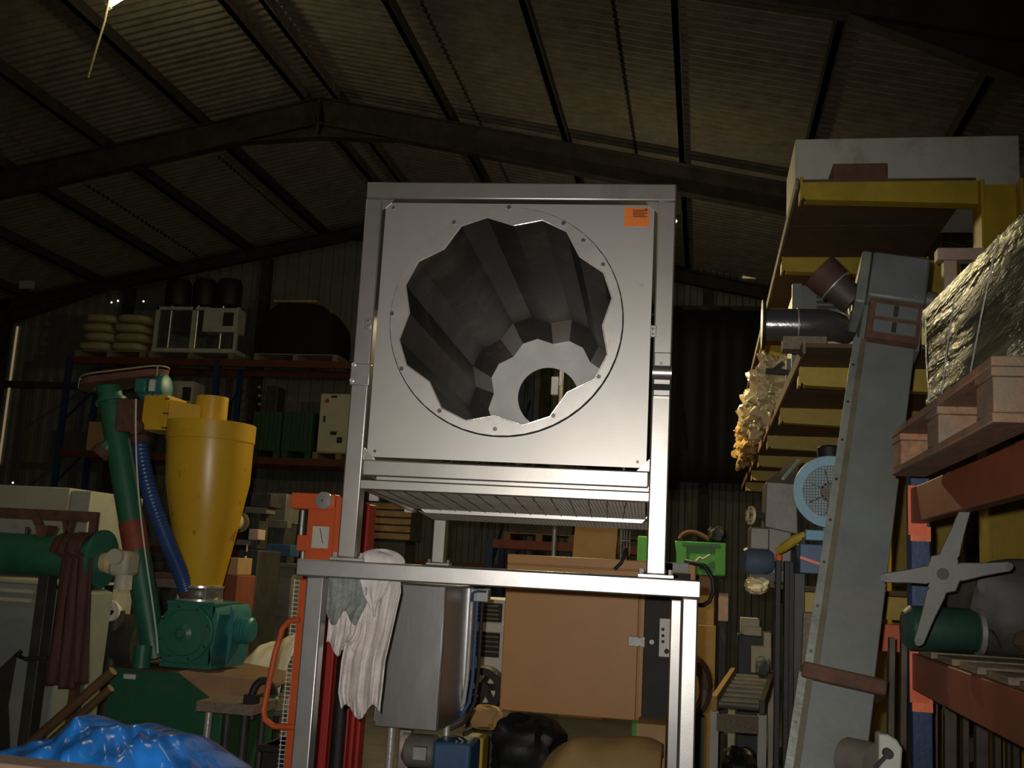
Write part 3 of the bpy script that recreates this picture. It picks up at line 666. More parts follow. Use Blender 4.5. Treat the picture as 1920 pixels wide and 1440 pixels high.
for lx_ in (bx0+.05, bx1-.1):
    for ly_ in (5.15, 5.43): part(MB().box(lx_, lx_+.05, ly_, ly_+.05, 0, .5), 'leg', DARKM, t)
single(rbox(1192, 1358, 1248, 1412, 6.0, .3, z0=0), 'cardboard_box', CARD, 'plain brown cardboard box below the control side of the brown cabinet', 'box', bevel=.004)

# ================================================================== CYCLONE, ROTARY VALVE, HOPPER, AUGER (left group)
GY = 6.9
c1 = at(397, 795, GY); zt = c1.z; R1 = (at(474, 800, GY).x-at(320, 800, GY).x)/2
cx = c1.x
cb = at(377, 1098, GY); R2 = (at(414, 1098, GY).x-at(342, 1098, GY).x)/2
ax = (cb.x+.02, cb.z)
cyc = thing('cyclone_separator', 'yellow cone shaped cyclone on a green rotary valve', 'machine', (cb.x, GY, 0))
def cyl_tilt(z): t = (z-cb.z)/(zt-cb.z); return cb.x+(cx-cb.x)*t
def tlathe(prof, n=36, Y=GY):
    mb = MB(); vs = []; fs = []
    for (r, z) in prof:
        for i in range(n):
            a = 2*math.pi*i/n; vs.append((cyl_tilt(z)+math.cos(a)*r, Y+math.sin(a)*r, z))
    for j in range(len(prof)-1):
        for i in range(n): fs.append((j*n+i, j*n+(i+1) % n, (j+1)*n+(i+1) % n, (j+1)*n+i))
    return mb.add(vs, fs)
zl = at(390, 828, GY).z
part(tlathe([(.02, zt-.004), (R1-.01, zt-.004), (R1, zt), (R1, zt-.01), (R1*.985, zl+.004), (R1*.985, zl), (R1*.965, zl-.003), (R1*.93, zl-(zl-cb.z)*.28), (R1*.78, zl-(zl-cb.z)*.52), (R2*1.06, cb.z+.03), (R2, cb.z), (R2*.9, cb.z)]), 'cone', YELLOW, cyc, ang=25)
ch = at(399, 745, GY); rc = (at(428, 770, GY).x-at(372, 770, GY).x)/2
part(MB().cyl((ch.x, GY, zt-.02), (ch.x, GY, ch.z), rc, n=28, cap=False).cyl((ch.x, GY, zt-.02), (ch.x, GY, ch.z), rc-.006, n=28, cap=False), 'outlet_pipe', YELLOW, cyc)
a, b, c, e = rect(322, 752, 375, 806, GY-.14); a1, b1, cc1, e1 = rect(275, 742, 322, 808, GY-.14)
part(MB().add([(a, GY-.2, c), (b, GY-.14, c+.03), (b, GY+.06, c+.03), (a, GY+.08, c), (a, GY-.2, e), (b, GY-.14, e-.03), (b, GY+.06, e-.03), (a, GY+.08, e)], [(0, 3, 2, 1), (4, 5, 6, 7), (0, 1, 5, 4), (1, 2, 6, 5), (2, 3, 7, 6), (3, 0, 4, 7)]), 'inlet_duct', YELLOW, cyc, bevel=.004)
part(MB().box(a1, a-.012, GY-.2, GY+.08, cc1, e1), 'inlet_box', YELLOW, cyc, bevel=.006)
part(MB().box(a-.014, a+.006, GY-.22, GY+.1, c-.015, e+.012), 'inlet_flange', YELLOW, cyc, bevel=.003)
for zz in (c, (c+e)/2, e): part(MB().cyl((a-.02, GY-.215, zz), (a+.012, GY-.215, zz), .007, n=6), 'bolt', BOLT, cyc)
# sight glass collar
zg = at(372, 1126, GY).z
part(MB().cyl((cb.x, GY, zg), (cb.x, GY, cb.z), R2*1.02, n=28, cap=False), 'sight_glass', GLASS, cyc, solid=.006)
for z in (zg, cb.z-.012): part(MB().annulus([(cb.x+math.cos(t*math.pi/14)*R2*1.12, GY+math.sin(t*math.pi/14)*R2*1.12, z) for t in range(28)], [(cb.x+math.cos(t*math.pi/14)*R2*.9, GY+math.sin(t*math.pi/14)*R2*.9, z) for t in range(28)], (0, 0, .014)), 'collar_ring', CHROME, cyc)
part(MB().cyl((cb.x, GY, zg-.02), (cb.x, GY, cb.z+.02), R2*.6, n=18), 'inner_pipe', GALV, cyc)
for t in range(4):
    q = V((cb.x+math.cos(t*math.pi/2-.9)*R2*1.06, GY+math.sin(t*math.pi/2-.9)*R2*1.06, 0)); part(MB().cyl((q.x, q.y, zg), (q.x, q.y, cb.z), .006, n=6), 'tie_rod', CHROME, cyc)
# rotary valve
vc = at(345, 1186, GY-.24); rv = (at(400, 1186, GY-.24).x-at(299, 1186, GY-.24).x)/2
zb_ = at(345, 1246, GY).z
V0, V1 = GY-.24, GY+.24
part(MB().lathe((vc.x+.03, V0+.02, vc.z), (0, 1, 0), [(0, 0), (rv*.82, 0), (rv*.84, .01), (rv*.84, .42), (0, .42)], 32), 'valve_body', TEAL, cyc, bevel=0)
d = part(MB().lathe((vc.x, V0, vc.z), (0, 1, 0), [(0, -.014), (rv*.76, -.014), (rv*.78, -.010), (rv*.80, 0), (rv, 0), (rv, .024), (0, .024)], 40), 'end_cover', TEAL, cyc)
part(MB().lathe((vc.x, V0-.05, vc.z-.005), (0, 1, 0), [(0, 0), (.022, 0), (.03, .02), (.06, .036), (.07, .04)], 20), 'bearing_hub', TEAL, d)
for k in range(8):
    t = k*math.pi/4+.3; q = (vc.x+math.cos(t)*rv*.91, V0, vc.z+math.sin(t)*rv*.91); part(MB().cyl((q[0], V0-.012, q[2]), (q[0], V0, q[2]), .008, n=6), 'bolt', BOLT, d)
zv0, zv1 = zb_, zg
part(MB().box(vc.x-rv*.85, vc.x+rv*.95, V0+.03, V1-.02, zv1-.022, zv1), 'top_flange', TEAL, cyc, bevel=.004)
part(MB().box(vc.x-rv*.9, vc.x+rv*1.05, V0+.03, V1-.02, zv0, zv0+.03), 'bottom_flange', TEAL, cyc, bevel=.004)
part(MB().prism([(vc.x-rv*.85, V0+.05, zv1-.02), (vc.x+rv*.95, V0+.05, zv1-.02), (vc.x+rv*.8, V0+.05, vc.z), (vc.x+rv*1.0, V0+.05, zv0+.02), (vc.x-rv*.9, V0+.05, zv0+.02), (vc.x-rv*.8, V0+.05, vc.z)], (0, .36, 0)), 'valve_throat', TEAL, cyc)
for k, xx in enumerate((.62, 1.02)):
    X = vc.x+rv*(xx+.25); part(MB().prism([(X, V0+.05+k*.1, zv1-.01), (X+.03, V0+.05+k*.1, zv1-.07), (X+.035, V0+.05+k*.1, vc.z+.02), (X+.02, V0+.05+k*.1, zv0+.09), (X, V0+.05+k*.1, zv0+.01)], (.012, .26, 0)), 'flange_rib', TEALM, cyc)
mq = at(445, 1180, GY)
part(MB().lathe((mq.x-.1, GY, mq.z), (1, 0, 0), [(.04, 0), (.07, .03), (.085, .06), (.085, .2), (.07, .215), (0, .22)], 20), 'drive_motor', TEALM, cyc)
for k in range(5): part(MB().lathe((mq.x-.03+k*.025, GY, mq.z), (1, 0, 0), [(.08, 0), (.095, 0), (.095, .008), (.08, .008)], 20), 'cooling_fin', TEALM, cyc)
# green hopper box
hx0 = at(207, 1245, GY-.45).x; hx1 = at(420, 1300, GY-.45).x; hzt = zb_
hop = thing('feed_hopper', 'dark green steel feed hopper with a dusty sloping lid under the rotary valve', 'machine', ((hx0+hx1)/2, GY, 0))
Y0, Y1 = GY-.45, GY+.4
xr1 = at(545, 1300, GY).x; zlow = at(420, 1330, Y0).z; xk = at(335, 1262, Y0).x
part(MB().prism([(hx0, Y0, 0), (hx0, Y0, hzt-.004), (xk, Y0, hzt-.004), (hx1+.0, Y0, zlow), (hx1, Y0, 0)], (0, Y1-Y0, 0)), 'box_body', GREENB, hop, bevel=.005)
part(MB().box(hx0-.01, xk, Y0-.01, Y1, hzt-.004, hzt), 'top_sheet', RUST, hop)
part(MB().prism([(xk, Y0-.012, hzt), (xr1, Y0+.3, zlow+.14), (xr1, Y1, zlow+.14), (xk, Y1, hzt)], (0, 0, .006)).prism([(xk, Y0-.012, hzt), (hx1+.02, Y0-.012, zlow), (xr1, Y0+.3, zlow+.14)], (0, 0, .006)), 'lid', mat('dusty_lid', (.22, .13, .075), .85, 0, .2, 6, .1), hop)
a, b, c, e = rect(232, 1264, 255, 1273, Y0); part(MB().box(a, b, Y0-.004, Y0-.001, c, e), 'name_plate', PAPER, hop)
s0 = at(265, 1240, Y0+.1); part(MB().cyl((s0.x, Y0+.1, hzt), (s0.x, Y0+.1, at(265, 1211, Y0+.1).z), .057, n=20, cap=False).cyl((s0.x, Y0+.1, hzt), (s0.x, Y0+.1, hzt+.1), .05, n=20), 'pipe_stub', GREEN, hop)
# auger pipe
AY = GY-.12
p0, p1 = at(203, 722, AY), at(291, 1236, AY); p1.z = max(p1.z, hzt+.02); dA = (p1-p0).normalized(); rA = (at(233, 850, AY).x-at(191, 850, AY).x)/2
au = thing('auger_conveyor', 'inclined green auger pipe with a red band and belt guard on top', 'conveyor', (p1.x, AY, p1.z))
part(MB().cyl(p0, p1, rA, n=24), 'auger_tube', GREEN, au)
q0, q1 = at(248, 978, AY), at(256, 1034, AY); t0 = (q0-p0).dot(dA); t1 = (q1-p0).dot(dA)
part(MB().cyl(p0+dA*t0, p0+dA*t1, rA+.003, n=24, cap=False), 'red_band', mat('red_oxide', (.26, .055, .035), .6, 0, .25, 8), au)
for k, t in enumerate((0, .12)): part(MB().cyl(p0+dA*(t-.01), p0+dA*(t+.012), rA+.022, n=20), 'tube_flange', GREEN, au)
# belt guard: flat racetrack pan with rim, wire hoop, motor
def race(cx0, cz0, r0, cx1, cz1, r1, n=12):
    out = []
    for i in range(n+1):
        t = math.pi/2+math.pi*i/n; out.append((cx0+math.cos(t)*r0, cz0+math.sin(t)*r0))
    for i in range(n+1):
        t = -math.pi/2+math.pi*i/n; out.append((cx1+math.cos(t)*r1, cz1+math.sin(t)*r1))
    return out
gA, gB = at(190, 716, AY), at(292, 712, AY+.02)
gu = p0.copy()
pts = race(gA.x+.02, AY, .16, gB.x-.02, AY, .11)
zA = at(200, 728, AY).z
sl = (at(292, 700, AY).z-zA)/(gB.x-gA.x)*.6
P3 = [V((x, y, zA+sl*(x-gA.x))) for x, y in pts]
part(MB().prism(P3, (0, 0, .012)), 'belt_guard', RUST, au)
part(MB().annulus([p+V((0, 0, .0)) for p in P3], [gA+(p-gA)*.96 for p in P3], (0, 0, .055)), 'guard_rim', RUST, au)
part(MB().tube([p+V((0, 0, .075)) for p in P3]+[P3[0]+V((0, 0, .075))], .006, 6), 'guard_wire', SACK, au)
for k in (2, 8, 16, 22): part(MB().cyl(P3[k], P3[k]+V((0, 0, .075)), .005, n=6), 'guard_stay', SACK, au)
part(MB().cyl(V((gA.x+.02, AY, zA+.012)), V((gA.x+.02, AY, zA+.045)), .10, n=24), 'pulley', RUST, au)
mc = at(283, 722, AY-.06)
part(MB().lathe((mc.x-.1, AY-.02, mc.z-.02), (1, 0, .08), [(.0, 0), (.06, 0), (.075, .015), (.075, .17), (.085, .172), (.085, .2), (.06, .21), (0, .21)], 20), 'auger_motor', TEALM, au)
part(MB().box(mc.x-.085, mc.x-.0, AY-.13, AY-.06, mc.z-.065, mc.z+.035), 'terminal_box', TEAL, au, bevel=.01)
part(MB().box(mc.x+.015, mc.x+.06, AY-.112, AY-.104, mc.z-.05, mc.z+.03), 'rating_plate', PAPER, au)
for k in range(4): part(MB().lathe((mc.x-.07+k*.045, AY-.02, mc.z-.02+.08*.045*k), (1, 0, .08), [(.07, 0), (.09, 0), (.09, .01), (.07, .01)], 18), 'cooling_fin', TEALM, au)
b0_, b1_ = at(238, 800, AY), at(260, 772, AY)
part(MB().box(b0_.x-.05, b0_.x+.1, AY-.08, AY+.1, at(240, 812, AY).z, at(240, 750, AY).z), 'motor_bracket', RUST, au, bevel=.01)
part(MB().cyl(at(262, 800, AY-.05), at(262, 812, AY-.05)+V((0, -.08, .03)), .05, n=18), 'inspection_cap', RUST, au)
part(MB().cyl(p0+dA*.38+V((.02, 0, 0)), at(187, 852, AY-.05), .05, .062, n=18), 'spout', GREEN, au)
e_ = at(187, 852, AY-.05); dd = (e_-(p0+dA*.38)).normalized(); part(MB().cyl(e_-dd*.05, e_+dd*.01, .068, n=18), 'spout_collar', RUST, au)
# blue ribbed hose
def bez(pts, n=60):
    out = []
    for i in range(n):
        t = i/(n-1); q = [V(p) for p in pts]
        while len(q) > 1: q = [q[k]*(1-t)+q[k+1]*t for k in range(len(q)-1)]
        out.append(q[0])
    return out
hb = bez([at(262, 822, AY-.02), at(268, 920, AY-.1), at(310, 1010, AY-.16), at(336, 1060, AY-.1), at(350, 1108, AY+.02)], 200)
hz = thing('flexible_hose', 'blue ribbed flexible hose sagging from the auger to the sight glass', 'hose', hb[-1])
part(MB().tube(hb, [.056 if i % 4 < 2 else .049 for i in range(200)], 14), 'hose_tube', HOSE, hz, ang=80)
for q0, q1 in ((hb[0], hb[6]), (hb[-7], hb[-1])): part(MB().cyl(q0, q1, .062, n=18), 'hose_clamp', RUST, hz)
wc = bez([at(255, 748, AY-.16), at(252, 900, AY-.18), at(262, 960, AY-.18), at(275, 1080, AY-.16), at(292, 1140, AY-.16), at(296, 1225, AY-.14)], 40)
single(MB().tube(wc, .006, 6), 'white_cable', WHITE, 'thin white cable running down in front of the green auger pipe', 'cable')

# ================================================================== FAR LEFT: horizontal pipe machine with brown belts
LY = 6.3
pr0, pr1 = at(-40, 1040, LY), at(188, 1044, LY); rP = (at(90, 1003, LY).z-at(90, 1082, LY).z)/2
zP = (at(90, 1003, LY).z+at(90, 1082, LY).z)/2; xE = pr1.x
pm = thing('pipe_feeder', 'horizontal green pipe feeder with a cream gearbox on its end', 'machine', (xE, LY, 0))
part(MB().cyl((pr0.x-1.2, LY, zP), (xE, LY, zP), rP, n=32), 'feed_pipe', GREEN, pm)
part(MB().cyl((xE, LY, zP), (xE+.025, LY, zP), rP+.05, n=32), 'end_flange', TEAL, pm)
g = at(208, 1056, LY)
part(MB().lathe((xE+.02, LY, zP-.02), (1, 0, 0), [(.0, 0), (.06, .0), (.07, .05), (.05, .06), (.05, .09)], 18), 'bearing', BRASS, pm)
part(MB().box(xE+.1, xE+.23, LY-.08, LY+.1, zP-.1, zP+.06), 'gearbox', CREAM, pm, bevel=.03)
part(MB().cyl((xE+.16, LY-.11, zP+.02), (xE+.16, LY-.06, zP+.02), .05, n=16), 'gearbox_cap', CREAM, pm)
part(MB().cyl((xE+.19, LY-.02, zP-.18), (xE+.19, LY-.02, zP-.09), .055, n=16), 'motor_flange', CREAM, pm)
for xx, yy in ((100, 1100),):
    q = at(92, 1085, LY); part(MB().box(q.x-.045, q.x+.03, LY-.05, LY+.05, 0, zP-rP+.01), 'support_post', DARKM, pm, bevel=.006)
    part(MB().tube([(q.x-.09, LY-.06, 1.02), (q.x-.1, LY-.09, 1.0), (q.x+.0, LY-.14, .985), (q.x+.12, LY-.1, 1.0)], .013, 6), 'strap', BLACK, pm)
h0 = at(78, 1003, LY-.05); part(MB().prism([(h0.x-.05, LY-.06, zP+rP+.06), (h0.x+.05, LY-.06, zP+rP+.06), (h0.x+.02, LY-.06, zP+rP-.05), (h0.x-.015, LY-.06, zP+rP-.05)], (0, .1, 0)), 'pipe_clip', RUST, pm)
h0 = at(50, 1003, LY); part(MB().cyl((h0.x, LY, zP+rP-.01), (h0.x, LY, zP+rP+.045), .012, n=8), 'grease_nipple', DARKM, pm)
# red-brown angle frame
fr = thing('angle_frame', 'rusty red angle iron frame standing behind the brown belts', 'frame', base(175, LY+.2))
a, b, c, e = rect(62, 957, 180, 975, LY+.15); part(MB().box(a-.6, b, LY+.15, LY+.2, c, e), 'top_rail', RUST, fr, bevel=.003)
part(MB().box(b-.045, b, LY+.15, LY+.2, 0, c), 'upright', RUST, fr, bevel=.003)
part(MB().box(a-.6, a-.555, LY+.15, LY+.2, 0, c), 'upright', RUST, fr, bevel=.003)
for x in (120, 135): q = at(x, 990, LY+.17); part(MB().bar(V((q.x, LY+.17, c)), V((q.x+(.03 if x < 130 else -.03), LY+.17, c-.12)), .03, .02, up=(0, 1, 0)), 'bracket', RUST, fr)
q = at(70, 960, LY+.1); part(MB().bar(at(62, 958, LY+.12), at(82, 1003, LY+.1), .05, .02, up=(0, 1, 0)), 'bracket', RUST, fr)
# belts hung over the pipe: three separate loops
for k, (xa, xb, ybot, dx) in enumerate(((116, 146, 1285, -30), (130, 160, 1292, -20), (146, 173, 1282, -8))):
    def fn(u, v, xa=xa, xb=xb, ybot=ybot, dx=dx, k=k):
        a = v*1.0
        if a < .25:
            t = (a/.25)*math.pi*.95+math.pi*.02; x = at(xa+(xb-xa)*u, 1040, LY).x
            rr = rP+.012+.006*k; th = math.pi-t
            # from back over the top to the front
            return V((x, LY+math.cos(t*.5)*rr, zP+math.sin(max(0, t*.5+math.pi*.25 if t < 1 else t*.5))*rr)) if False else V((x, LY+math.cos(math.pi*a/.25)*rr, zP+math.sin(math.pi*a/.25)*rr))
        t = (a-.25)/.75
        p = at(xa+(xb-xa)*u+dx*t, 1045+(ybot-1045)*t, LY-rP-.012-.006*k)
        p.y += .006*math.sin(u*8+t*4+k)
        return p
    single(MB().grid(8, 40, fn), 'drive_belt', BELTM, ('frayed brown belt hanging over the green pipe, leftmost of three', 'brown belt hanging over the green pipe, middle of three', 'dark brown belt hanging over the green pipe, nearest its end flange')[k], 'belt', solid=.012, group='brown belts over the green pipe')
# grey cabinets
a, b, c, e = rect(-60, 1092, 118, 1380, LY+.55)
cb2 = thing('machine_cabinet', 'pale grey sloping machine cabinet below the green pipe', 'cabinet', ((a+b)/2, LY+.6, 0))
part(MB().prism([(a, LY+.5, 0), (a, LY+.5, e), (b-.2, LY+.5, e), (b, LY+.5, e-.05), (b-.03, LY+.5, 0)], (0, .6, 0)), 'housing', CABGREY, cb2, bevel=.01)
part(MB().box(a, b-.0, LY+.49, LY+1.1, e, e+.02), 'top_plate', CREAM, cb2, bevel=.004)
for y_, in ((1108,), (1125,)):
    q = at(40, y_, LY+.48); part(MB().box(a, b-.24, LY+.47, LY+.5, q.z-.012, q.z+.012), 'trim_strip', CREAM, cb2)
part(MB().prism([(a, LY+.485, .55), (at(36, 1180, LY+.48).x, LY+.485, .95), (at(20, 1270, LY+.48).x, LY+.485, .6), (at(26, 1380, LY+.48).x, LY+.485, .2), (a, LY+.485, .2)], (0, .012, 0)), 'side_guard', DARKM, cb2)
for (x0_, x1_, lb, M_) in ((-80, 66, 'big cream steel cabinet behind the rusty angle frame', CREAM), ):
    o_ = thing('tall_cabinet', 'big cream steel cabinet behind the rusty angle frame', 'cabinet', base(60, 8.4))
    a, b, c, e = rect(-110, 909, 122, 1080, 8.4); a2, b2, _, _ = rect(122, 915, 165, 1000, 8.4)
    part(MB().box(a, b, 8.4, 9.3, 0, e), 'body', CREAM, o_, bevel=.01)
    part(MB().box(b+.003, b2+.0, 8.42, 9.3, 0, e-.02), 'side_panel', CREAM2, o_, bevel=.01)
    part(MB().box(a+.1, b-.2, 8.385, 8.398, .3, e-.3), 'door', CREAM2, o_, bevel=.004)

# ================================================================== RIGHT: yellow cantilever rack with decks
RX0, RX1 = .46, 1.36; AYS = [5.6+1.36*k for k in range(6)]; ZU, ZD = 3.8, 2.8
cr = thing('cantilever_rack', 'yellow cantilever rack with brown boarded decks along the right wall', 'rack', (1.45, 5.6, 0))
for k, Y in enumerate(AYS):
    part(MB().box(RX1, RX1+.014, Y-.09, Y+.09, 0, 3.79).box(RX1+.19, RX1+.204, Y-.09, Y+.09, 0, 3.79).box(RX1+.014, RX1+.19, Y-.008, Y+.008, 0, 3.79), 'column', RYEL, cr)
    part(MB().box(RX1-.45, RX1+.22, Y-.1, Y+.1, 0, .12), 'base_foot', RYEL, cr, bevel=.006)
    for z in (ZU, ZD)+((1.66,) if k < 2 else ()):
        x0 = RX0+.02
        part(MB().prism([(x0, Y-.04, z), (RX1-.002, Y-.04, z), (RX1-.002, Y-.04, z-.125), (x0+.02, Y-.04, z-.095), (x0, Y-.04, z-.08)], (0, .014, 0)).box(x0, RX1-.002, Y-.026, Y+.05, z-.014, z).prism([(x0+.02, Y-.026, z-.095), (RX1-.002, Y-.026, z-.125), (RX1-.002, Y-.026, z-.112), (x0+.02, Y-.026, z-.083)], (0, .07, 0)), 'arm', RYEL, cr)
        part(MB().box(x0-.012, x0, Y-.05, Y+.06, z-.1, z+.03), 'arm_stop', RYEL, cr)
for z, ys in ((ZU, 5.57), (ZD, 5.08)):
    ed = [ys]+[y+.68 for y in AYS]
    for i in range(len(ed)-1):
        part(MB().box(RX0+.004*(i % 2), RX1-.01, ed[i]+.004, ed[i+1]-.004, z+.001, z+.022+.002*(i % 2)), 'deck_board', BOARD, cr)
    part(MB().box(RX0-.014, RX0-.001, ys, ed[-1], z-.03, z+.03), 'deck_edge', WOODG if z == ZU else WOOD, cr)
part(MB().box(.47, RX1-.0, 5.5, 5.55, 1.40, 1.53), 'tie_beam', ORANGE, cr, bevel=.004)
part(MB().box(.44, .47, 5.48, 5.57, 1.2, 1.54), 'tie_plate', ORANGE, cr, bevel=.003)
part(MB().box(.46, RX1-.01, 5.5, 7.6, 1.665, 1.685), 'deck_board', BOARD, cr)
DU, DL = ZU+.026, ZD+.026
# on the upper deck
a, b, c, e = rect(1491, 257, 1912, 330, 5.86); single(MB().box(a, b, 5.86, 6.5, DU, e), 'cream_panel_box', CREAM2, 'long pale cream box beam lying on the top deck of the yellow rack', 'box', bevel=.006)
a, b, c, e = rect(1562, 306, 1664, 345, 5.6); single(MB().box(a, b, 5.6, 5.82, DU, e), 'brown_carton', RUST, 'dark brown carton on the top deck in front of the cream box beam', 'box', bevel=.004)
# on the lower deck
pe = thing('duct_elbow', 'grey steel duct piece with a black flange lying on the lower rack deck', 'duct', (at(1500, 640, 5.3).x, 5.3, DL))
r_ = .079; q0, q1, q2 = at(1428, 618, 5.3), at(1548, 612, 5.3), at(1592, 606, 5.34); zc_ = DL+.135
for q in (q0, q1, q2): q.z = zc_
part(MB().tube([q0, q0+(q1-q0)*.5, q1, q1+(q2-q1)*.5+V((0, .02, 0)), q2+V((0, .08, -.02))], [r_, r_, r_, r_*.9, r_*.62], 24), 'duct_pipe', mat('duct_steel', (.32, .33, .34), .22, .85, .1), pe)
part(MB().lathe(q0, q1-q0, [(r_*.8, 0), (r_+.045, 0), (r_+.048, .008), (r_+.045, .016), (r_, .018)], 28), 'flange', BLACK, pe)
mid = q0+(q1-q0)*.55; part(MB().cyl(mid, mid+(q1-q0).normalized()*.008, r_+.005, n=24), 'seam_band', GALV, pe)
part(MB().box(q0.x+.1, q1.x, 5.24, 5.36, DL, zc_-r_+.008), 'wood_chock', WOODG, pe)
a, b, c, e = rect(1492, 530, 1602, 606, 6.1)
bc = thing('blue_grey_case', 'blue grey louvred case on the lower rack deck behind the duct', 'case', ((a+b)/2, 6.3, DL))
part(MB().box(a, b, 6.15, 6.7, DL, e), 'body', ELEV, bc, bevel=.008)
for k in range(4): part(MB().box(a+.12, b-.01, 6.142, 6.15, e-.05-.03*k, e-.035-.03*k), 'louvre', DARKM, bc)
part(MB().box(a-.018, a+.035, 6.12, 6.16, DL, e), 'corner_post', ELEV, bc)
a, b, c, e = rect(1592, 562, 1645, 628, 5.62); single(MB().box(a, b, 5.62, 5.95, DL, e), 'white_carton', WHITE, 'small white carton beside the elevator head', 'box', bevel=.005)
a, b, c, e = rect(1536, 583, 1590, 612, 5.75); o = single(MB().prism([(a, 5.75, DL), (b, 5.75, DL), (b, 5.75, e), (b-.06, 5.75, e-.01), (a, 5.75, e-.03)], (0, .3, 0)), 'open_carton', CREAM, 'low cream carton with a folded flap behind the duct', 'box', bevel=.004)
wf = thing('pale_frame', 'pale pinkish wooden frame on the lower deck right of the elevator head', 'frame', (at(1790, 480, 5.5).x, 5.3, DL))
a, b, c, e = rect(1754, 470, 1835, 492, 5.25); part(MB().box(a, b+.2, 5.2, 5.28, c, e), 'top_rail', PINK, wf, bevel=.004)
for x in (a+.03, b+.1): part(MB().box(x, x+.06, 5.21, 5.27, DL, c), 'leg', PINK, wf, bevel=.004)
# bags piled on the lower deck edge
def sack(c, l, wd, h, seed, crumpl=.06, n=(26, 14), rot=0, yaw=0, hard=0):
    rnd = random.Random(seed); ph = [rnd.uniform(0, 6) for _ in range(5)]
    def fn(u, v):
        a = u*2*math.pi; t = (v-.5)*math.pi
        sg = lambda x, p: math.copysign(abs(x)**p, x)
        k = 1+crumpl*(math.sin(a*3+ph[0]+t)+.6*math.sin(a*7+ph[1]-t*3)+.4*math.sin(t*9+ph[2]+a*2))
        p = V((sg(math.cos(a), .55)*sg(math.cos(t), .5)*l/2*k, sg(math.sin(a), .55)*sg(math.cos(t), .5)*wd/2*k, sg(math.sin(t), .75)*h/2*(1+crumpl*math.sin(a*5+ph[3]))))
        p = MX.Rotation(yaw, 3, 'Z') @ MX.Rotation(rot, 3, 'Y') @ p
        if hard: p *= 1+hard*(noise.turbulence(p*9+V((seed*3.1, 0, 0)), 4, True, noise_basis='PERLIN_ORIGINAL')-.45)
        return V(c)+p
    return MB().grid(n[0], n[1], fn, True)
PLW = mat('white_polythene', (.72, .60, .36), .3, 0, .12, 8, .6, 30)
PLY = mat('yellow_polythene', (.62, .40, .14), .35, 0, .2, 8, .6, 30)
single(sack((.50, 7.5, DL+.205), .36, .75, .36, 1, .12, (90, 50), hard=.55), 'polythene_bundle', PLW, 'crumpled white polythene bundle hanging over the rack deck edge', 'plastic bundle')
single(sack((.47, 8.45, DL+.185), .34, .8, .32, 2, .12, (90, 50), hard=.55), 'polythene_bundle', PLW, 'crumpled off-white polythene bundle between the white and the yellow ones', 'plastic bundle')
single(sack((.46, 9.55, DL+.185), .36, 1.0, .32, 3, .12, (90, 50), hard=.55), 'polythene_bundle', PLY, 'crumpled yellowish polythene bundle on the rack deck edge', 'plastic bundle')
single(sack((.47, 10.8, DL+.145), .30, 1.0, .25, 4, .12, (80, 40), hard=.6), 'polythene_bundle', PLY, 'thin torn yellowish polythene at the far end of the bundles', 'plastic bundle')
a, b, c, e = rect(1452, 692, 1474, 742, 6.3); gp = thing('deck_clamp', 'grey clamp with a black lever on the rack deck edge above the white bundle', 'clamp', ((a+b)/2, 6.33, DL))
part(MB().box(RX0-.0, RX0+.07, 6.3, 6.36, DL, DL+.17), 'clamp_post', GREYM, gp, bevel=.005)
part(MB().bar((RX0+.05, 6.28, DL+.08), (RX0-.12, 6.28, DL+.09), .02, .03), 'lever', BLACK, gp)
part(MB().bar((RX0-.08, 6.28, DL+.09), (RX0-.02, 6.28, DL+.14), .02, .02), 'lever_grip', BLACK, gp)

# ================================================================== BUCKET ELEVATOR leaning in front of the rack
E0, E1 = at(1562, 1440, 3.95), at(1668, 645, 4.45)
ed = (E1-E0).normalized(); eb = E0-ed*((E0.z-.02)/ed.z)
ew = V((1, 0, 0)); ew = (ew-ed*ew.dot(ed)).normalized(); en = ew.cross(ed); en = en if en.y > 0 else -en
el = thing('bucket_elevator', 'tall leaning grey blue bucket elevator leg with a rusty inspection frame', 'conveyor', eb)
def ebox(s0, s1, w0, w1, n0, n1): return MB().obox(eb+ed*s0+ew*w0+en*n0, ed*(s1-s0), ew*(w1-w0), en*(n1-n0))
Lt = (E1-eb).length; WF = .205
strap_s = ((at(1600, 1280, 4.05)-eb).dot(ed))
part(ebox(0, strap_s-.01, -.13, .105, 0, .16), 'leg_casing', ELEV, el, bevel=.004)
part(ebox(strap_s+.01, Lt, -.115, .100, 0.006, .16), 'leg_casing', ELEV, el, bevel=.004)
for s0, s1, x in ((0, strap_s-.01, -.13), (strap_s+.01, Lt, -.115)):
    part(ebox(s0, s1, x-.028, x, -.012, -.002), 'edge_flange', mat('flange_worn', (.23, .25, .22), .45, .3, .3), el)
    part(ebox(s0, s1, x, x+.022, -.012, -.0), 'edge_strip', mat('strip_olive', (.11, .10, .06), .6, 0, .3), el)
    k = s0+.06
    while k < s1-.05:
        p = eb+ed*k+ew*(x-.014)+en*(-.012); part(MB().cyl(p-en*.006, p, .006, n=6), 'rivet', BOLT, el); k += .17
part(ebox(strap_s-.028, strap_s+.028, -.15, .14, -.03, .19), 'strap', RUST, el, bevel=.008)
part(ebox(Lt+.0, Lt+.19, -.10, .105, -.03, .02), 'inspection_frame', RUST, el)
for s0, s1 in ((Lt+.03, Lt+.085), (Lt+.105, Lt+.165)):
    part(ebox(s0, s1, -.075, .09, -.036, -.030), 'inspection_window', ELEV, el)
    part(ebox(s0+.005, s1-.005, -.004, .014, -.042, -.036), 'bucket_chain', DARKM, el)
part(ebox(Lt, Lt+.19, -.12, .12, .021, .24), 'head_casing', ELEV, el, bevel=.006)
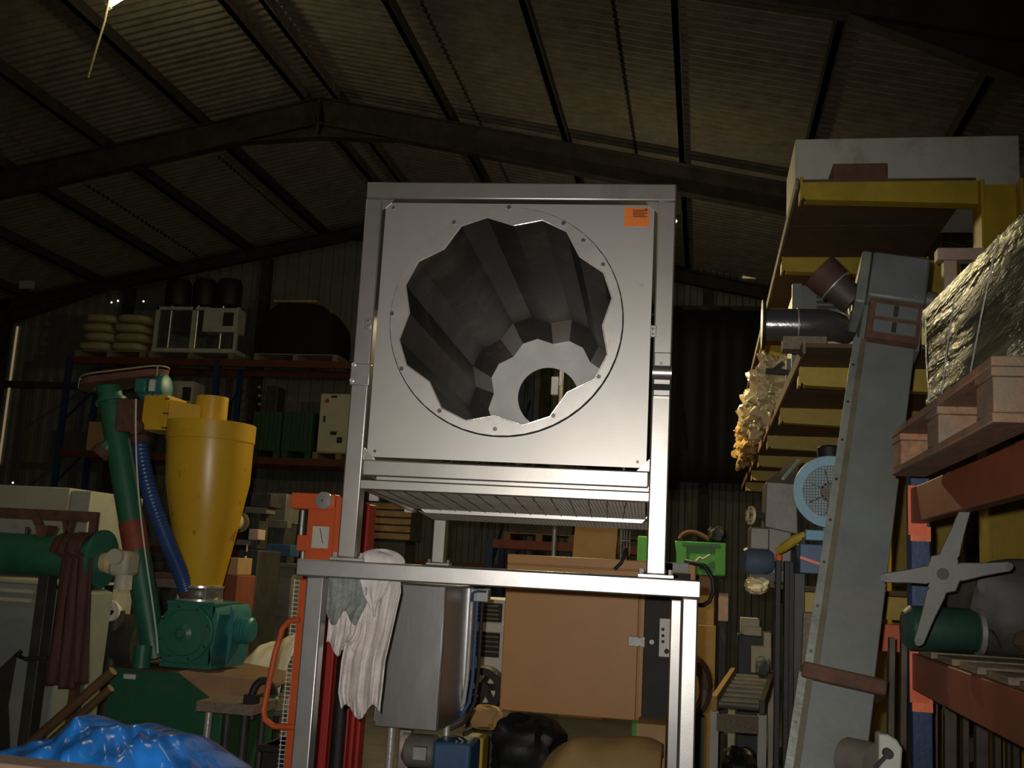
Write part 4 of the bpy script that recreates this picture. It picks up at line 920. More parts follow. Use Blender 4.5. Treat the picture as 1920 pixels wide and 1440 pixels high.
part(ebox(Lt+.195, Lt+.42, -.115, .115, -.04, .26), 'head_casing', ELEV, el, bevel=.012)
part(ebox(Lt+.17, Lt+.43, -.16, -.118, -.02, .24), 'side_cheek', mat('cheek_grey', (.22, .25, .22), .5, .2, .3), el, bevel=.008)
sp0 = eb+ed*(Lt+.24)+ew*(-.16)+en*.1; sp1 = at(1535, 508, sp0.y)
part(MB().cyl(sp0, sp0+(sp1-sp0)*.52, .062, .068, n=20), 'spout', mat('spout_brown', (.065, .05, .035), .6, .2, .3), el)
part(MB().cyl(sp0+(sp1-sp0)*.52, sp1, .080, .085, n=20), 'spout_sleeve', mat('spout_rust', (.075, .03, .02), .75, 0, .4), el)
part(MB().cyl(sp0+(sp1-sp0)*.5, sp0+(sp1-sp0)*.53, .083, n=20), 'spout_band', GALV, el)
part(MB().cyl(eb+ed*(Lt+.3)+ew*.115+en*.1, eb+ed*(Lt+.3)+ew*.17+en*.1, .04, n=14), 'shaft_bearing', GREYM, el)
part(ebox(-.0, .16, -.2, .2, -.06, .26), 'boot', ELEV, el, bevel=.01)

# ================================================================== BLUE MOTOR, gear housing and stand behind the elevator
MYc = 4.95
tbx0 = at(1497, 1030, 5.0).x; tbx1 = at(1625, 1030, 5.0).x; tz = at(1540, 1022, 5.0).z
ds = thing('drive_stand', 'dark blue steel stand carrying the blue motor', 'stand', ((tbx0+tbx1)/2, 5.1, 0))
part(MB().box(tbx0, tbx1, 4.93, 5.36, tz-.13, tz), 'stand_top', BLUED, ds, bevel=.004)
for x, y in ((tbx0+.01, 5.3), (tbx1-.08, 4.94), (tbx1-.08, 5.28)): part(MB().box(x, x+.045, y, y+.045, 0, tz-.13), 'leg', DARKM, ds)
part(MB().bar(at(1500, 1045, 4.84), at(1560, 1066, 4.84), .02, .012), 'brace', ORANGE, ds)
bm_ = at(1556, 922, MYc-.1); RM = .16
bmt = thing('electric_motor', 'light blue electric motor with a round mesh fan cowl', 'motor', (bm_.x, MYc, tz))
dm = (V((.18, 1, .05))).normalized()
part(MB().lathe(bm_, dm, [(RM*.72, 0), (RM*.98, 0), (RM, .012), (RM, .10), (RM*.9, .12), (RM*.62, .12)], 36), 'fan_cowl', BLUEM, bmt)
part(MB().lathe(bm_, dm, [(.0, .11), (RM*.84, .11), (RM*.84, .40), (RM*.6, .43), (0, .43)], 28), 'stator_body', BLUEM, bmt)
rr = RM*.74; sd_ = dm.cross(V((0, 0, 1))).normalized(); ud_ = sd_.cross(dm); gmsh = MB(); k = -rr+.006
while k < rr:
    hh = math.sqrt(max(0, rr*rr-k*k)); gmsh.bar(bm_+sd_*k-ud_*hh+dm*.006, bm_+sd_*k+ud_*hh+dm*.006, .003, .003, up=dm); gmsh.bar(bm_+ud_*k-sd_*hh+dm*.006, bm_+ud_*k+sd_*hh+dm*.006, .003, .003, up=dm); k += .0125
part(gmsh, 'cowl_mesh', MESHM, bmt, kind='stuff')
part(MB().lathe(bm_, dm, [(0, .02), (.035, .02), (.045, .05), (.04, .09)], 18), 'fan_hub', DARKM, bmt)
for k in range(7):
    t = 2*math.pi*k/7; d1 = sd_*math.cos(t)+ud_*math.sin(t); d2 = -sd_*math.sin(t)+ud_*math.cos(t)
    part(MB().obox(bm_+d1*.03+dm*.04, d1*.07, d2*.004, dm*.05), 'fan_blade', BLACK, bmt)
for k in range(14):
    t = 2*math.pi*k/14; d1 = sd_*math.cos(t)+ud_*math.sin(t); d2 = -sd_*math.sin(t)+ud_*math.cos(t)
    part(MB().obox(bm_+d1*RM*.8+dm*.14, d1*.035, d2*.012, dm*.24), 'cooling_fin', BLUEM, bmt)
part(MB().box(bm_.x-.02, bm_.x+.13, MYc-.02, MYc+.3, tz+.0, bm_.z-RM*.7), 'motor_foot', BLUEM, bmt, bevel=.006)
part(MB().box(at(1512, 1000, 4.82).x, at(1575, 1000, 4.82).x, 4.86, 4.9, at(1540, 1014, 4.86).z, at(1540, 994, 4.86).z), 'foot_rail', BLUEM, bmt, bevel=.004)
part(MB().lathe(at(1555, 850, 5.2), (0, .1, 1), [(0, -.03), (.055, -.03), (.058, .02), (.05, .03), (0, .035)], 20), 'lifting_plug', BLACK, bmt)
a, b, c, e = rect(1440, 897, 1506, 985, 5.15)
gh = thing('gear_housing', 'grey sheet metal gear housing left of the blue motor', 'machine', ((a+b)/2, 5.4, 0))
zt_ = at(1490, 852, 5.3).z
part(MB().prism([(a, 5.4, c), (b, 5.4, c-.03), (b-.01, 5.4, e), (a+.005, 5.4, e+.005)], (0, .32, 0)), 'hood', GREYM, gh, bevel=.006)
part(MB().prism([(a+.005, 5.4, e+.005), (b-.01, 5.4, e), (b+.02, 5.6, zt_), (a+.13, 5.6, zt_-.01)], (0, .1, 0)), 'hood_top', GREYM, gh)
part(MB().bar(at(1468, 898, 5.36), at(1498, 862, 5.5), .012, .012), 'seam_strip', CREAM2, gh)
part(MB().box(a-.07, b-.03, 5.42, 5.7, 1.7, c), 'pedestal', GREYM, gh, bevel=.006)
part(MB().box(a-.0, a+.05, 5.45, 5.5, 1.69, 1.7), 'pad', DARKM, gh)
yl = thing('yellow_lever', 'yellow bent lever in front of the grey gear housing', 'lever', at(1500, 1010, 4.83))
part(MB().tube([at(1458, 1034, 5.02), at(1470, 1026, 5.0), at(1490, 1012, 4.98), at(1510, 1003, 4.98)], [.016, .022, .022, .018], 10), 'lever_arm', RYEL, yl)
part(MB().cyl(V((at(1505, 1006, 4.98).x, 4.98, tz)), at(1505, 1006, 4.98), .018, n=10), 'lever_pivot', DARKM, yl)
fz = at(1405, 966, 5.45)
pf = thing('flanged_pipe', 'pale bolted pipe flange left of the grey gear housing', 'pipe', (fz.x, 6.1, 1.69))
dfl = V((1, .45, -.03)).normalized()
part(MB().lathe(fz, dfl, [(.02, .0), (.045, 0), (.047, .012), (.024, .014), (.02, .0)], 26), 'flange', BRASS, pf)
part(MB().cyl(fz+dfl*.01, fz+dfl*.13, .022, n=14), 'pipe', DARKM, pf)
for k in range(6):
    t = k*math.pi/3; s_ = dfl.cross(V((0, 0, 1))).normalized(); u_ = s_.cross(dfl); p = fz+(s_*math.cos(t)+u_*math.sin(t))*.036; part(MB().cyl(p-dfl*.004, p, .005, n=6), 'bolt', BOLT, pf)
q = at(1417, 1052, 5.35)
bmo = thing('blue_motor_small', 'small dull blue motor below the pale flange', 'motor', (q.x, 5.35, q.z-.06))
part(MB().lathe((q.x-.06, 5.33, q.z), (1, .3, 0), [(0, 0), (.05, 0), (.062, .015), (.064, .05), (.062, .12), (.05, .14), (0, .14)], 20), 'motor_body', mat('dull_blue', (.07, .10, .14), .5, 0, .2), bmo)
part(MB().box(q.x-.03, q.x+.06, 5.31, 5.40, q.z+.055, q.z+.16), 'terminal_box', GREYM, bmo, bevel=.006)
part(MB().box(q.x-.02, q.x+.14, 5.36, 5.40, q.z-.09, q.z-.05), 'mounting_bracket', DARKM, bmo)
single(sack(at(1418, 1098, 5.37), .1, .1, .07, 21, .2), 'straw_bundle', BRASS, 'small bundle of yellowish fibre hanging below the small blue motor', 'bundle')
bp = thing('black_mast', 'tall black steel mast left of the elevator', 'mast', base(1470, 5.3))
a, b, c, e = rect(1452, 1052, 1488, 1440, 5.3)
for x in (a, a+.04, b-.025): part(MB().box(x, x+.025, 5.28, 5.34, 0, e-.0), 'mast_rail', BLACK, bp, bevel=.003)
for z in (.2, .8, e-.05): part(MB().box(a, b, 5.342, 5.36, z, z+.05), 'cross_tie', BLACK, bp)
pq = at(1461, 1058, 5.25); part(MB().cyl((pq.x, 5.28, e), (pq.x, 5.28, e+.035), .016, n=10), 'tip_cap', ORANGE, bp)
a, b, c, e = rect(1510, 1150, 1530, 1440, 4.75); single(MB().prism([(a-.06, 4.75, 0), (b-.06, 4.75, 0), (b, 4.85, e), (a, 4.85, e)], (0, .04, 0)), 'brown_plank', WOODG, 'brown plank leaning upright just left of the elevator leg', 'plank', bevel=.003)

# ================================================================== PALLET RACK on the right with pallet, wrapped load, star base
PRX, PRY = .735, 3.9; ZB1, ZB0 = 2.045, 1.49
pk = thing('pallet_rack', 'blue and orange pallet rack at the right edge', 'rack', (PRX+.5, 2.6, 0))
for X in (PRX, PRX+.9):
    for Y in (PRY, 1.1):
        up = part(MB().box(X-.03, X+.035, Y-.02, Y+.06, .01, 2.15), 'upright', BLUEP, pk, bevel=.004)
        part(MB().box(X-.05, X+.05, Y-.05, Y+.08, 0, .01), 'foot_plate', BLUEP, up)
        for z0_ in (ZB1-.18, ZB0-.19): part(MB().box(X-.032, X+.034, Y-.03, Y-.02, z0_, z0_+.05), 'beam_clip', mat('clip_orange', (.75, .16, .05), .5), up)
for Y in (PRY+.02, 1.12):
    for z in (.3, .9, 1.5): part(MB().bar((PRX, Y, z), (PRX+.9, Y, z+.4), .03, .02), 'brace', BLUEP, pk)
for X in (PRX-.01, PRX+.9):
    for z in (ZB1, ZB0): part(MB().box(X-.022, X+.022, 1.16, PRY-.022, z-.12, z), 'beam', mat('beam_orange', (.30, .07, .022), .5, 0, .2, 4, .05, dirt=(.22, .06, .03), dscale=3, dlo=.5, dhi=.75), pk, bevel=.004)
    for z in (ZB1, ZB0):
        for Y in (PRY-.03, 1.16): part(MB().box(X-.03, X+.03, Y-.006, Y+.006, z-.16, z+.01), 'beam_connector', ORANGE, pk)
for k in range(9): part(MB().box(PRX-.02, PRX+.88, 1.3+k*.29, 1.3+k*.29+.2, ZB0+.001, ZB0+.02), 'shelf_slat', WOODG, pk, bevel=.002)
# pallet
PX, PY0, PY1 = .575, 2.28, 3.46; PZ = ZB1
pa = thing('wooden_pallet', 'worn reddish wooden pallet overhanging the orange rack beam', 'pallet', (PX+.5, (PY0+PY1)/2, PZ))
for k, x in enumerate((PX, PX+.43, PX+.86)):
    part(MB().box(x, x+.1, PY0, PY1, PZ, PZ+.02), 'bottom_board', WOOD, pa, bevel=.003)
    for y in (PY0, (PY0+PY1)/2-.07, PY1-.14): part(MB().box(x+.003, x+.097, y+.002, y+.138, PZ+.021, PZ+.095), 'block', WOOD, pa, bevel=.003)
for y in (PY0, (PY0+PY1)/2-.07, PY1-.14): part(MB().box(PX, PX+.96, y, y+.14, PZ+.096, PZ+.116), 'stringer_board', WOOD, pa, bevel=.003)
for k in range(5): part(MB().box(PX+k*.208, PX+k*.208+.125, PY0-.002*k, PY1, PZ+.117, PZ+.138), 'top_board', WOOD, pa, bevel=.003)
# wrapped load
LZ = PZ+.1385; LX = .66
f_, n_ = atx(1727, 580, LX), atx(1918, 384, LX); yn_ = 2.0; slope = (f_.z-n_.z)/(f_.y-n_.y)
rnd = random.Random(5)
def lz(y): return f_.z+(y-f_.y)*slope
def loadfn(u, v):
    # profile round the load: left face, top, right face
    y = f_.y+(2.05-f_.y)*v; h = lz(y)-LZ
    w_ = .0018*math.sin(u*150+v*3)+.002*math.sin(u*67-v*4)+.002*math.sin(v*5+u*40)
    if u < .3: t = u/.3; p = V((LX-.0+w_+.02*math.sin(t*3.1), y, LZ+h*t*.97))
    elif u < .7: t = (u-.3)/.4; p = V((LX+.82*t, y, LZ+h*(.97+.05*math.sin(t*math.pi))+w_))
    else: t = (u-.7)/.3; p = V((LX+.82-w_, y, LZ+h*(1-t)*.97))
    return p
mb = MB().grid(180, 24, loadfn)
for v in (0, 1):
    pts = [loadfn(i/24, v) for i in range(25)]; mb.add(pts, [tuple(range(25))])
wl = thing('wrapped_load', 'dark load tightly wrapped in shiny stretch film on the pallet', 'wrapped goods', (LX+.4, 2.6, LZ))
part(mb, 'film_wrap', LOADM, wl, ang=60)
for (xa, ya, xb, yb__) in ((1735, 600, 1742, 752), (1790, 560, 1765, 745), (1872, 440, 1812, 738)):
    part(MB().tube([atx(xa, ya, LX-.018), atx((xa+xb)/2-2, (ya+yb__)/2, LX-.016), atx(xb, yb__, LX-.014)], .0022, 5), 'film_strand', CLEAR, wl)
single(MB().box(LX+.02, LX+.06, f_.y-.0, f_.y+.05, PZ+.14, PZ+.2), 'wood_wedge', WOOD, 'small wooden wedge at the far end of the wrapped load', 'wedge')
# star shaped chair base wedged between the beams
SC = at(1768, 1076, 3.25); arms_ = [at(1652, 1084, 3.12), at(1812, 950, 3.38), at(1893, 1062, 3.20), at(1722, 1206, 3.22)]
sb_ = thing('star_base', 'cast grey four armed star base leaning in the pallet rack', 'chair base', (arms_[3].x, arms_[3].y, ZB0))
nv = (V((0, 0, ZC))-SC).normalized(); arms_ = [q-nv*(q-SC).dot(nv) for q in arms_]
def tang(p, q, w):
    d = (q-p).normalized(); return d.cross(nv).normalized()*w
order = sorted(range(4), key=lambda i: math.atan2((arms_[i]-SC).dot(UP), (arms_[i]-SC).dot(RT)))
outl = []
for i, k in enumerate(order):
    q = arms_[k]; t = tang(SC, q, 1); nx = arms_[order[(i+1) % 4]]; tn = tang(SC, nx, 1)
    m0 = SC+(q-SC)*.30; tip = q
    outl += [m0+t*.026, SC+(q-SC)*.6+t*.019, tip+t*.014, tip+(q-SC).normalized()*.012, tip-t*.014, SC+(q-SC)*.6-t*.019, m0-t*.026]
    n0 = SC+(nx-SC)*.30+tn*.026; m1 = m0-t*.026
    mid = (m1+n0)/2; outl += [m1*.7+(SC+(mid-SC)*.55)*.3, SC+(mid-SC).normalized()*.058, n0*.7+(SC+(mid-SC)*.55)*.3]
part(MB().prism([p+nv*.014 for p in outl], -nv*.028), 'star_casting', STAR, sb_, bevel=.006)
part(MB().cyl(SC+nv*.03, SC-nv*.03, .028, n=20, cap=False).cyl(SC+nv*.016, SC-nv*.0, .017, n=16), 'hub', BLACK, sb_)
for q in arms_: part(MB().cyl(q+nv*.017, q-nv*.03, .010, n=10), 'castor_socket', DARKM, sb_)
# goods on the lower rack level
gq = at(1775, 1188, 3.55)
gd = thing('green_drum_motor', 'dull green cylindrical motor lying on the lower rack shelf', 'motor', (gq.x, 3.55, ZB0+.02))
part(MB().lathe((gq.x-.12, 3.6, ZB0+.092), (1, .05, 0), [(0, 0), (.05, 0), (.07, .02), (.07, .2), (.06, .22), (0, .22)], 22), 'motor_shell', mat('dull_green', (.015, .05, .034), .5, 0, .25), gd)
part(MB().lathe((gq.x+.1, 3.61, ZB0+.092), (1, .05, 0), [(.055, 0), (.072, .0), (.072, .015), (.055, .015)], 22), 'rim', GALV, gd)
single(sack((gq.x+.34, 3.1, ZB0+.09), .42, .5, .14, 31, .08), 'brown_sack', mat('sack_brown', (.15, .09, .055), .8, 0, .3), 'flat brown sack on the lower rack shelf beside the green motor', 'sack')
single(sack((PRX+.38, 3.72, ZB0+.17), .6, .22, .3, 32, .08), 'dark_sack', mat('sack_dark', (.06, .055, .05), .6, 0, .3), 'dark bulging bag at the back of the lower rack shelf', 'sack')
# upright sections leaning behind the rack
PROFM = mat('old_section', (.13, .105, .08), .7, .1, .35, 6, .1)
for k in range(13):
    px = 1668+k*19+(k % 3)*4; Y = 4.72+.02*(k % 4); q = at(px, 1150, Y); h = 1.5+.05*((k*7) % 5)-.02*k
    single(MB().prism([(q.x-.05, Y-.12, 0), (q.x-.05+.022, Y-.12, 0), (q.x+.022, Y, h), (q.x, Y, h)], (0, .045, 0)), 'steel_section', PROFM, 'brown grey steel section leaning behind the pallet rack, %s from the elevator' % ('first second third fourth fifth sixth seventh eighth ninth tenth eleventh twelfth thirteenth'.split()[k]), 'steel section', group='steel sections leaning behind the pallet rack')
# cream switch box on post, bottom right
sx0, sx1, sz0, sz1 = rect(1648, 1378, 1690, 1445, 3.3)
sw = thing('switch_pedestal', 'cream rounded switch box with a dark lever at the bottom right', 'switch', ((sx0+sx1)/2, 3.3, 0))
zz = [(sx0, 3.3, sz0), (sx1, 3.3, sz0), (sx1+.004, 3.3, sz1-.035), (sx1-.012, 3.3, sz1-.012), (sx1-.035, 3.3, sz1), (sx0, 3.3, sz1)]
part(MB().prism(zz, (0, .08, 0)), 'cover', CREAM2, sw, bevel=.006)
q = at(1664, 1412, 3.29); part(MB().cyl((q.x, 3.27, q.z), (q.x, 3.3, q.z), .014, n=12), 'knob', BLACK, sw); part(MB().bar((q.x, 3.278, q.z), (q.x-.035, 3.278, q.z-.04), .01, .01), 'lever', BLACK, sw)
part(MB().cyl((sx0-.07, 3.42, sz1-.09), (sx0+.0, 3.34, sz1-.09), .06, n=20), 'motor_end', GREYM, sw)
part(MB().box(sx0-.02, sx1-.01, 3.32, 3.4, 0, sz0), 'post', GREYM, sw)

# ================================================================== FAR RACK along the gable wall
FY = 18.3; LV = (5.25, 3.45, 1.75)
def far_rack(name, label, xs, Y, levels, dep=1.0, bm=None, ztop=0):
    t = thing(name, label, 'rack', ((xs[0]+xs[-1])/2, Y, 0))
    for x in xs:
        for y in (Y, Y+dep): part(MB().box(x-.05, x+.05, y-.04, y+.04, 0, levels[0]+ztop), 'upright', BLUEP, t)
        for k in range(4): part(MB().bar((x, Y, .4+k*1.2), (x, Y+dep, 1.2+k*1.2), .04, .03), 'brace', BLUEP, t)
    for z in levels:
        for i in range(len(xs)-1):
            for y in (Y-.02, Y+dep+.02): part(MB().box(xs[i]+.05, xs[i+1]-.05, y-.025, y+.025, z-.13, z), 'beam', bm or mat('far_orange', (.11, .03, .014), .55, 0, .25, 3), t)
    return t
far_rack('pallet_rack', 'tall orange beamed pallet rack along the far gable wall on the left', (-12.05, -9.0, -5.7, -3.2), FY, LV)
far_rack('pallet_rack', 'low pallet rack on the far side behind the brown cabinet', (-3.2, -.6), 16.2, (2.12,), bm=mat('rack_redbrown', (.20, .045, .02), .6, 0, .3))
def pallet(x0, x1, y, d, z, label, M=WOODG, group=None):
    t = thing('wooden_pallet', label, 'pallet', ((x0+x1)/2, y+d/2, z), group=group)
    for k in range(3):
        x = x0+(x1-x0-.1)*k/2; part(MB().box(x, x+.1, y, y+d, z, z+.1), 'bearer', M, t)
    n = 6
    for k in range(n):
        yy = y+(d-.12)*k/(n-1); part(MB().box(x0, x1, yy, yy+.12, z+.101, z+.123), 'deck_slat', M, t)
    return z+.124
# sacks on the top level
a, b, c, e = rect(150, 588, 276, 650, FY); zp = pallet(a-.02, b+.02, FY-.05, 1.0, LV[0], 'grey pallet under the stack of pale sacks on the far top level')
hs = (e-zp)/4
pos = ('bottom', 'second', 'third', 'top')
for r in range(4):
    for k in range(2):
        xx = a+(b-a)*(.26+.48*k)+(.03 if r % 2 else -.03)
        single(sack((xx, FY+.2, zp+hs*(r+.5)), (b-a)*.47, .6, hs*1.0, 50+r*2+k, .03), 'paper_sack', SACK, 'pale paper sack on the far top rack level, %s of the %s column' % (pos[r], ('left', 'right')[k]), 'sack', group='pale sacks on the far top rack level')
# three-motor machine
a, b, c, e = rect(290, 575, 446, 624, FY); zp = pallet(a-.02, b+.0, FY-.05, 1.0, LV[0], 'dark pallet under the machine with three black motors')
tm = thing('pump_skid', 'pale framed skid with three black motors and a white control box on the top level', 'machine', ((a+b)/2, FY+.3, zp))
part(MB().box(a, b, FY, FY+.7, zp, zp+.08), 'skid_base', CREAM2, tm)
for x in (a, a+.75, b-.06): part(MB().box(x, x+.06, FY+.02, FY+.08, zp+.08, e), 'frame_post', CREAM2, tm)
part(MB().box(a, b-.6, FY+.02, FY+.08, e-.06, e), 'frame_rail', CREAM2, tm)
w0, w1, u0, u1 = rect(382, 578, 446, 623, FY)
cbx = part(MB().box(w0, w1, FY-.03, FY+.35, u0, u1), 'control_box', CREAM2, tm, bevel=.01)
v0, v1, s0_, s1_ = rect(420, 587, 439, 612, FY); part(MB().box(v0, v1, FY-.04, FY-.03, s0_, s1_), 'window', CTRL, cbx)
for (m0_, m1_) in ((306, 350), (357, 398), (402, 446)):
    j0, j1, k0, k1 = rect(m0_, 520, m1_, 574, FY+.1); xm = (j0+j1)/2; rr = (j1-j0)/2
    part(MB().lathe((xm, FY+.25, k0-.0), (0, 0, 1), [(rr*.7, 0), (rr*.95, .03), (rr, .06), (rr, (k1-k0)*.8), (rr*.8, (k1-k0)*.97), (0, k1-k0)], 18), 'black_motor', BLACK, tm)
    part(MB().cyl((xm-.02, FY+.1, zp+.08), (xm-.02, FY+.1, k0+.03), .02, n=8), 'riser_pipe', CHROME, tm)
# black wrapped dome
a, b, c, e = rect(484, 566, 630, 652, FY); zp = pallet(a, b+.1, FY-.05, 1.0, LV[0], 'pallet under the black wrapped dome on the far top level')
def dome(u, v, a=a, b=b, e=e, zp=zp):
    t = u*math.pi; s = .5+.5*v; cx_ = (a+b)/2
    sg = lambda x, p: math.copysign(abs(x)**p, x)
    return V((cx_-sg(math.cos(t), .7)*(b-a)/2, FY+.02+.9*v, zp+sg(math.sin(t), .6)*(e-zp)+.02*math.sin(u*20+v*9)))
mb = MB().grid(30, 12, dome); mb.add([dome(i/29, 0) for i in range(30)], [tuple(range(30))])
single(mb, 'wrapped_pallet_load', BLKW, 'black film wrapped dome shaped load on the far top rack level', 'wrapped goods')
q0, q1 = at(480, 566, FY), at(600, 561, FY); single(MB().box(q0.x+.3, q1.x-.1, FY+.1, FY+.2, e+.02, e+.06), 'thin_batten', TAN, 'thin tan batten lying on top of the black wrapped load', 'batten')
# level two
a, b, c, e = rect(598, 738, 655, 840, FY); zp = pallet(a-.05, b+.35, FY-.05, 1.0, LV[1], 'pallet under the cream switch cabinet on the second far level')
ec = thing('switch_cabinet', 'pale cream switch cabinet with a red button on the second far rack level', 'cabinet', ((a+b)/2, FY+.1, zp))
part(MB().box(a, b+.25, FY, FY+.4, zp, e), 'body', CREAM, ec, bevel=.01)
part(MB().box(a+.01, b+.23, FY-.02, FY-.002, zp+.02, e-.02), 'door', CREAM, ec, bevel=.005)
q = at(615, 752, FY); part(MB().cyl((q.x, FY-.05, q.z), (q.x, FY-.02, q.z), .035, n=12), 'red_button', RED, ec)
for (x0_, y0_, x1_, y1_) in ((620, 809, 632, 816), (632, 820, 642, 831), (607, 780, 611, 792), (622, 742, 633, 746)):
    v0, v1, s0_, s1_ = rect(x0_, y0_, x1_, y1_, FY); part(MB().box(v0, v1, FY-.025, FY-.02, s0_, s1_), 'marking', CTRL, ec)
for i, (x0_, x1_) in enumerate(((474, 527), (531, 586))):
    a, b, c, e = rect(x0_, 772, x1_, 848, FY); z_ = LV[1]
    gb = thing('green_stillage', ('dark green steel stillage on the second far level next to the cyclone', 'dark green steel stillage on the second far level next to the cream cabinet')[i], 'crate', ((a+b)/2, FY+.3, z_))
    part(MB().box(a, b, FY, FY+.9, z_+.12, e), 'bin', DGREEN, gb, bevel=.01)
    for k in range(4): x = a+(b-a-.06)*k/3; part(MB().box(x, x+.06, FY-.03, FY-.002, z_+.12, e), 'bin_rib', DGREEN, gb)
    for x in (a, b-.12): part(MB().box(x, x+.12, FY, FY+.9, z_, z_+.12), 'skid', DGREEN, gb)
a, b, c, e = rect(308, 714, 362, 748, FY); cc_ = thing('grey_box_unit', 'pale green grey metal box on the second far level behind the auger motor', 'box', ((a+b)/2, FY+.2, LV[1]))
part(MB().box(a, b, FY, FY+.5, LV[1]+.9, e), 'body', CREAM2, cc_, bevel=.01)
part(MB().box(b-.2, b-.04, FY-.012, FY-.001, LV[1]+1.0, e-.12), 'display', CTRL, cc_)
part(MB().box(a+.05, b-.05, FY+.05, FY+.45, LV[1], LV[1]+.9), 'stand', DARKM, cc_)
a, b, c, e = rect(478, 715, 500, 770, FY); tb = thing('dark_machine_head', 'dark machine head above the green stillages with small bright studs', 'machine', ((a+b)/2, FY+.5, LV[1]))
part(MB().box(a, b, FY+.5, FY+.9, at(487, 771, FY).z, e), 'column', DARKM, tb, bevel=.02)
for yy in (726, 742, 758): q = at(487, yy, FY+.5); part(MB().cyl((q.x, FY+.48, q.z), (q.x, FY+.5, q.z), .03, n=8), 'stud', CHROME, tb)
a, b, c, e = rect(160, 770, 330, 840, FY); 
for i, (x0_, x1_, y0_, M_, lb) in enumerate(((160, 215, 790, CARD, 'brown carton on the second far level left of the auger'), (222, 262, 760, GREYM, 'dull grey carton on the second far level behind the auger'))):
    a, b, c, e = rect(x0_, y0_, x1_, 850, FY); single(MB().box(a, b, FY+.05, FY+.7, LV[1]+.001, e), 'carton', M_, lb, 'box', bevel=.01)
# level three and floor: machines behind
def machine(name, label, px, Y, body, extra, cat='machine'):
    """a bench-height machine: list of pixel boxes with materials, first one stands on the floor"""
    a, b, c, e = rect(*px, Y)
    t = thing(name, label, cat, ((a+b)/2, Y, 0))
    part(MB().box(a, b, Y, Y+.5, 0, e), 'body', body, t, bevel=.012)
    for (nm, x0_, y0_, x1_, y1_, M_, d0, d1) in extra:
        a, b, c, e = rect(x0_, y0_, x1_, y1_, Y+d0); part(MB().box(a, b, Y+d0, Y+d1, c, e), nm, M_, t, bevel=.006)
    return t
mm = machine('grey_press', 'grey green press with an electrical cabinet behind the stacker', (482, 1062, 548, 1160), 9.6, GREYM, (('door', 486, 1080, 544, 1156, GREYM, -.02, -.002), ('warning_label', 500, 1066, 512, 1077, PINK, -.03, -.02), ('head', 498, 925, 536, 980, GREYM, .05, .4), ('column', 510, 980, 532, 1062, DARKM, .1, .4), ('side_bracket', 494, 975, 540, 990, GREYM, .0, .1), ('table', 470, 1055, 560, 1063, GREYM, -.05, .45), ('conduit', 475, 1100, 479, 1200, BLACK, -.03, .0), ('tool_arm', 485, 1020, 545, 1042, BLUED, -.03, .2)))
q = at(452, 978, 9.6)
part(MB().lathe((q.x-.1, 9.5, q.z), (0, 1, 0), [(0, 0), (.05, 0), (.09, .05), (.1, .3), (0, .3)], 16), 'hand_wheel', BRASS, mm)
machine('oil_unit', 'dark machine with a pale gauge between the cyclone and the press', (440, 1030, 478, 1200), 8.75, DARKM, (('gauge_box', 466, 992, 484, 1012, PINK, -.06, .1), ('pipe', 461, 1020, 464, 1035, CHROME, -.05, -.03), ('pipe', 458, 1042, 461, 1053, WHITE, -.05, -.03), ('valve_block', 448, 950, 500, 962, GREYM, .0, .2), ('bracket', 432, 1012, 470, 1022, GREYM, .0, .2), ('motor', 470, 925, 508, 950, DARKM, .0, .25), ('upright', 474, 950, 486, 1030, DARKM, .05, .25)))
a, b, c, e = rect(412, 1045, 444, 1078, 8.2); e1_ = at(430, 1078, 8.2).z
single(MB().box(a-.02, b+.02, 8.2, 8.55, 0, e1_), 'red_crate', mat('brick_red', (.22, .06, .025), .7, 0, .2), 'tall brick red crate right of the cyclone cone', 'crate', bevel=.008)
single(MB().box(a, b, 8.22, 8.5, e1_+.001, e), 'tan_carton', CARD, 'tan carton on top of the brick red crate', 'box', bevel=.006)
# white plastic sheets heap, bench, bag
single(crumple([(452, 1225), (480, 1208), (520, 1198), (556, 1190)], 7.9, .8, .6, 9, .012), 'white_sheet_heap', mat('white_sheet', (.78, .74, .60), .35, 0, .1, 5, .4, 12), 'heap of white plastic sheet on the table behind the stacker handle', 'plastic sheet', solid=.006)
bt = thing('side_table', 'low table under the heap of white plastic sheet', 'table', base(500, 7.9))
a, b, c, e = rect(440, 1240, 575, 1255, 7.7); part(MB().box(a, b, 7.55, 8.5, .56, .6), 'top', GREYM, bt)
for x in (a+.03, b-.08):
    for y in (7.6, 8.4): part(MB().box(x, x+.05, y, y+.05, 0, .56), 'leg', DARKM, bt)
a, b, c, e = rect(366, 1318, 474, 1345, 5.95); wb = thing('small_bench', 'small brown topped bench with a chrome leg in front of the green hopper', 'bench', ((a+b)/2, 6.1, 0))
part(MB().box(a, b, 5.95, 6.3, e-.06, e), 'bench_top', WOODG, wb, bevel=.005)
lx = at(384, 1400, 5.98).x
for x, y in ((lx, 5.99), (b-.06, 5.99), (lx, 6.25), (b-.06, 6.25)): part(MB().cyl((x, y, 0), (x, y, e-.06), .022, n=12), 'leg', CHROME if (x, y) == (lx, 5.99) else DARKM, wb)
bl = bez([at(462, 1352, 5.93), at(452, 1300, 5.93), at(470, 1262, 5.93), at(500, 1270, 5.95), at(502, 1305, 5.97)], 16)
lv = thing('black_lever', 'curved black lever on the small bench', 'lever', (at(470, 1350, 6.0).x, 6.0, e))
part(MB().tube([p+V((0, .08, 0)) for p in bl], .022, 8), 'lever_arm', BLACK, lv)
part(MB().box(at(455, 1350, 6).x, at(478, 1350, 6).x, 5.98, 6.05, e+.001, e+.05), 'lever_base', BLACK, lv)
q = at(512, 1345, 5.72)
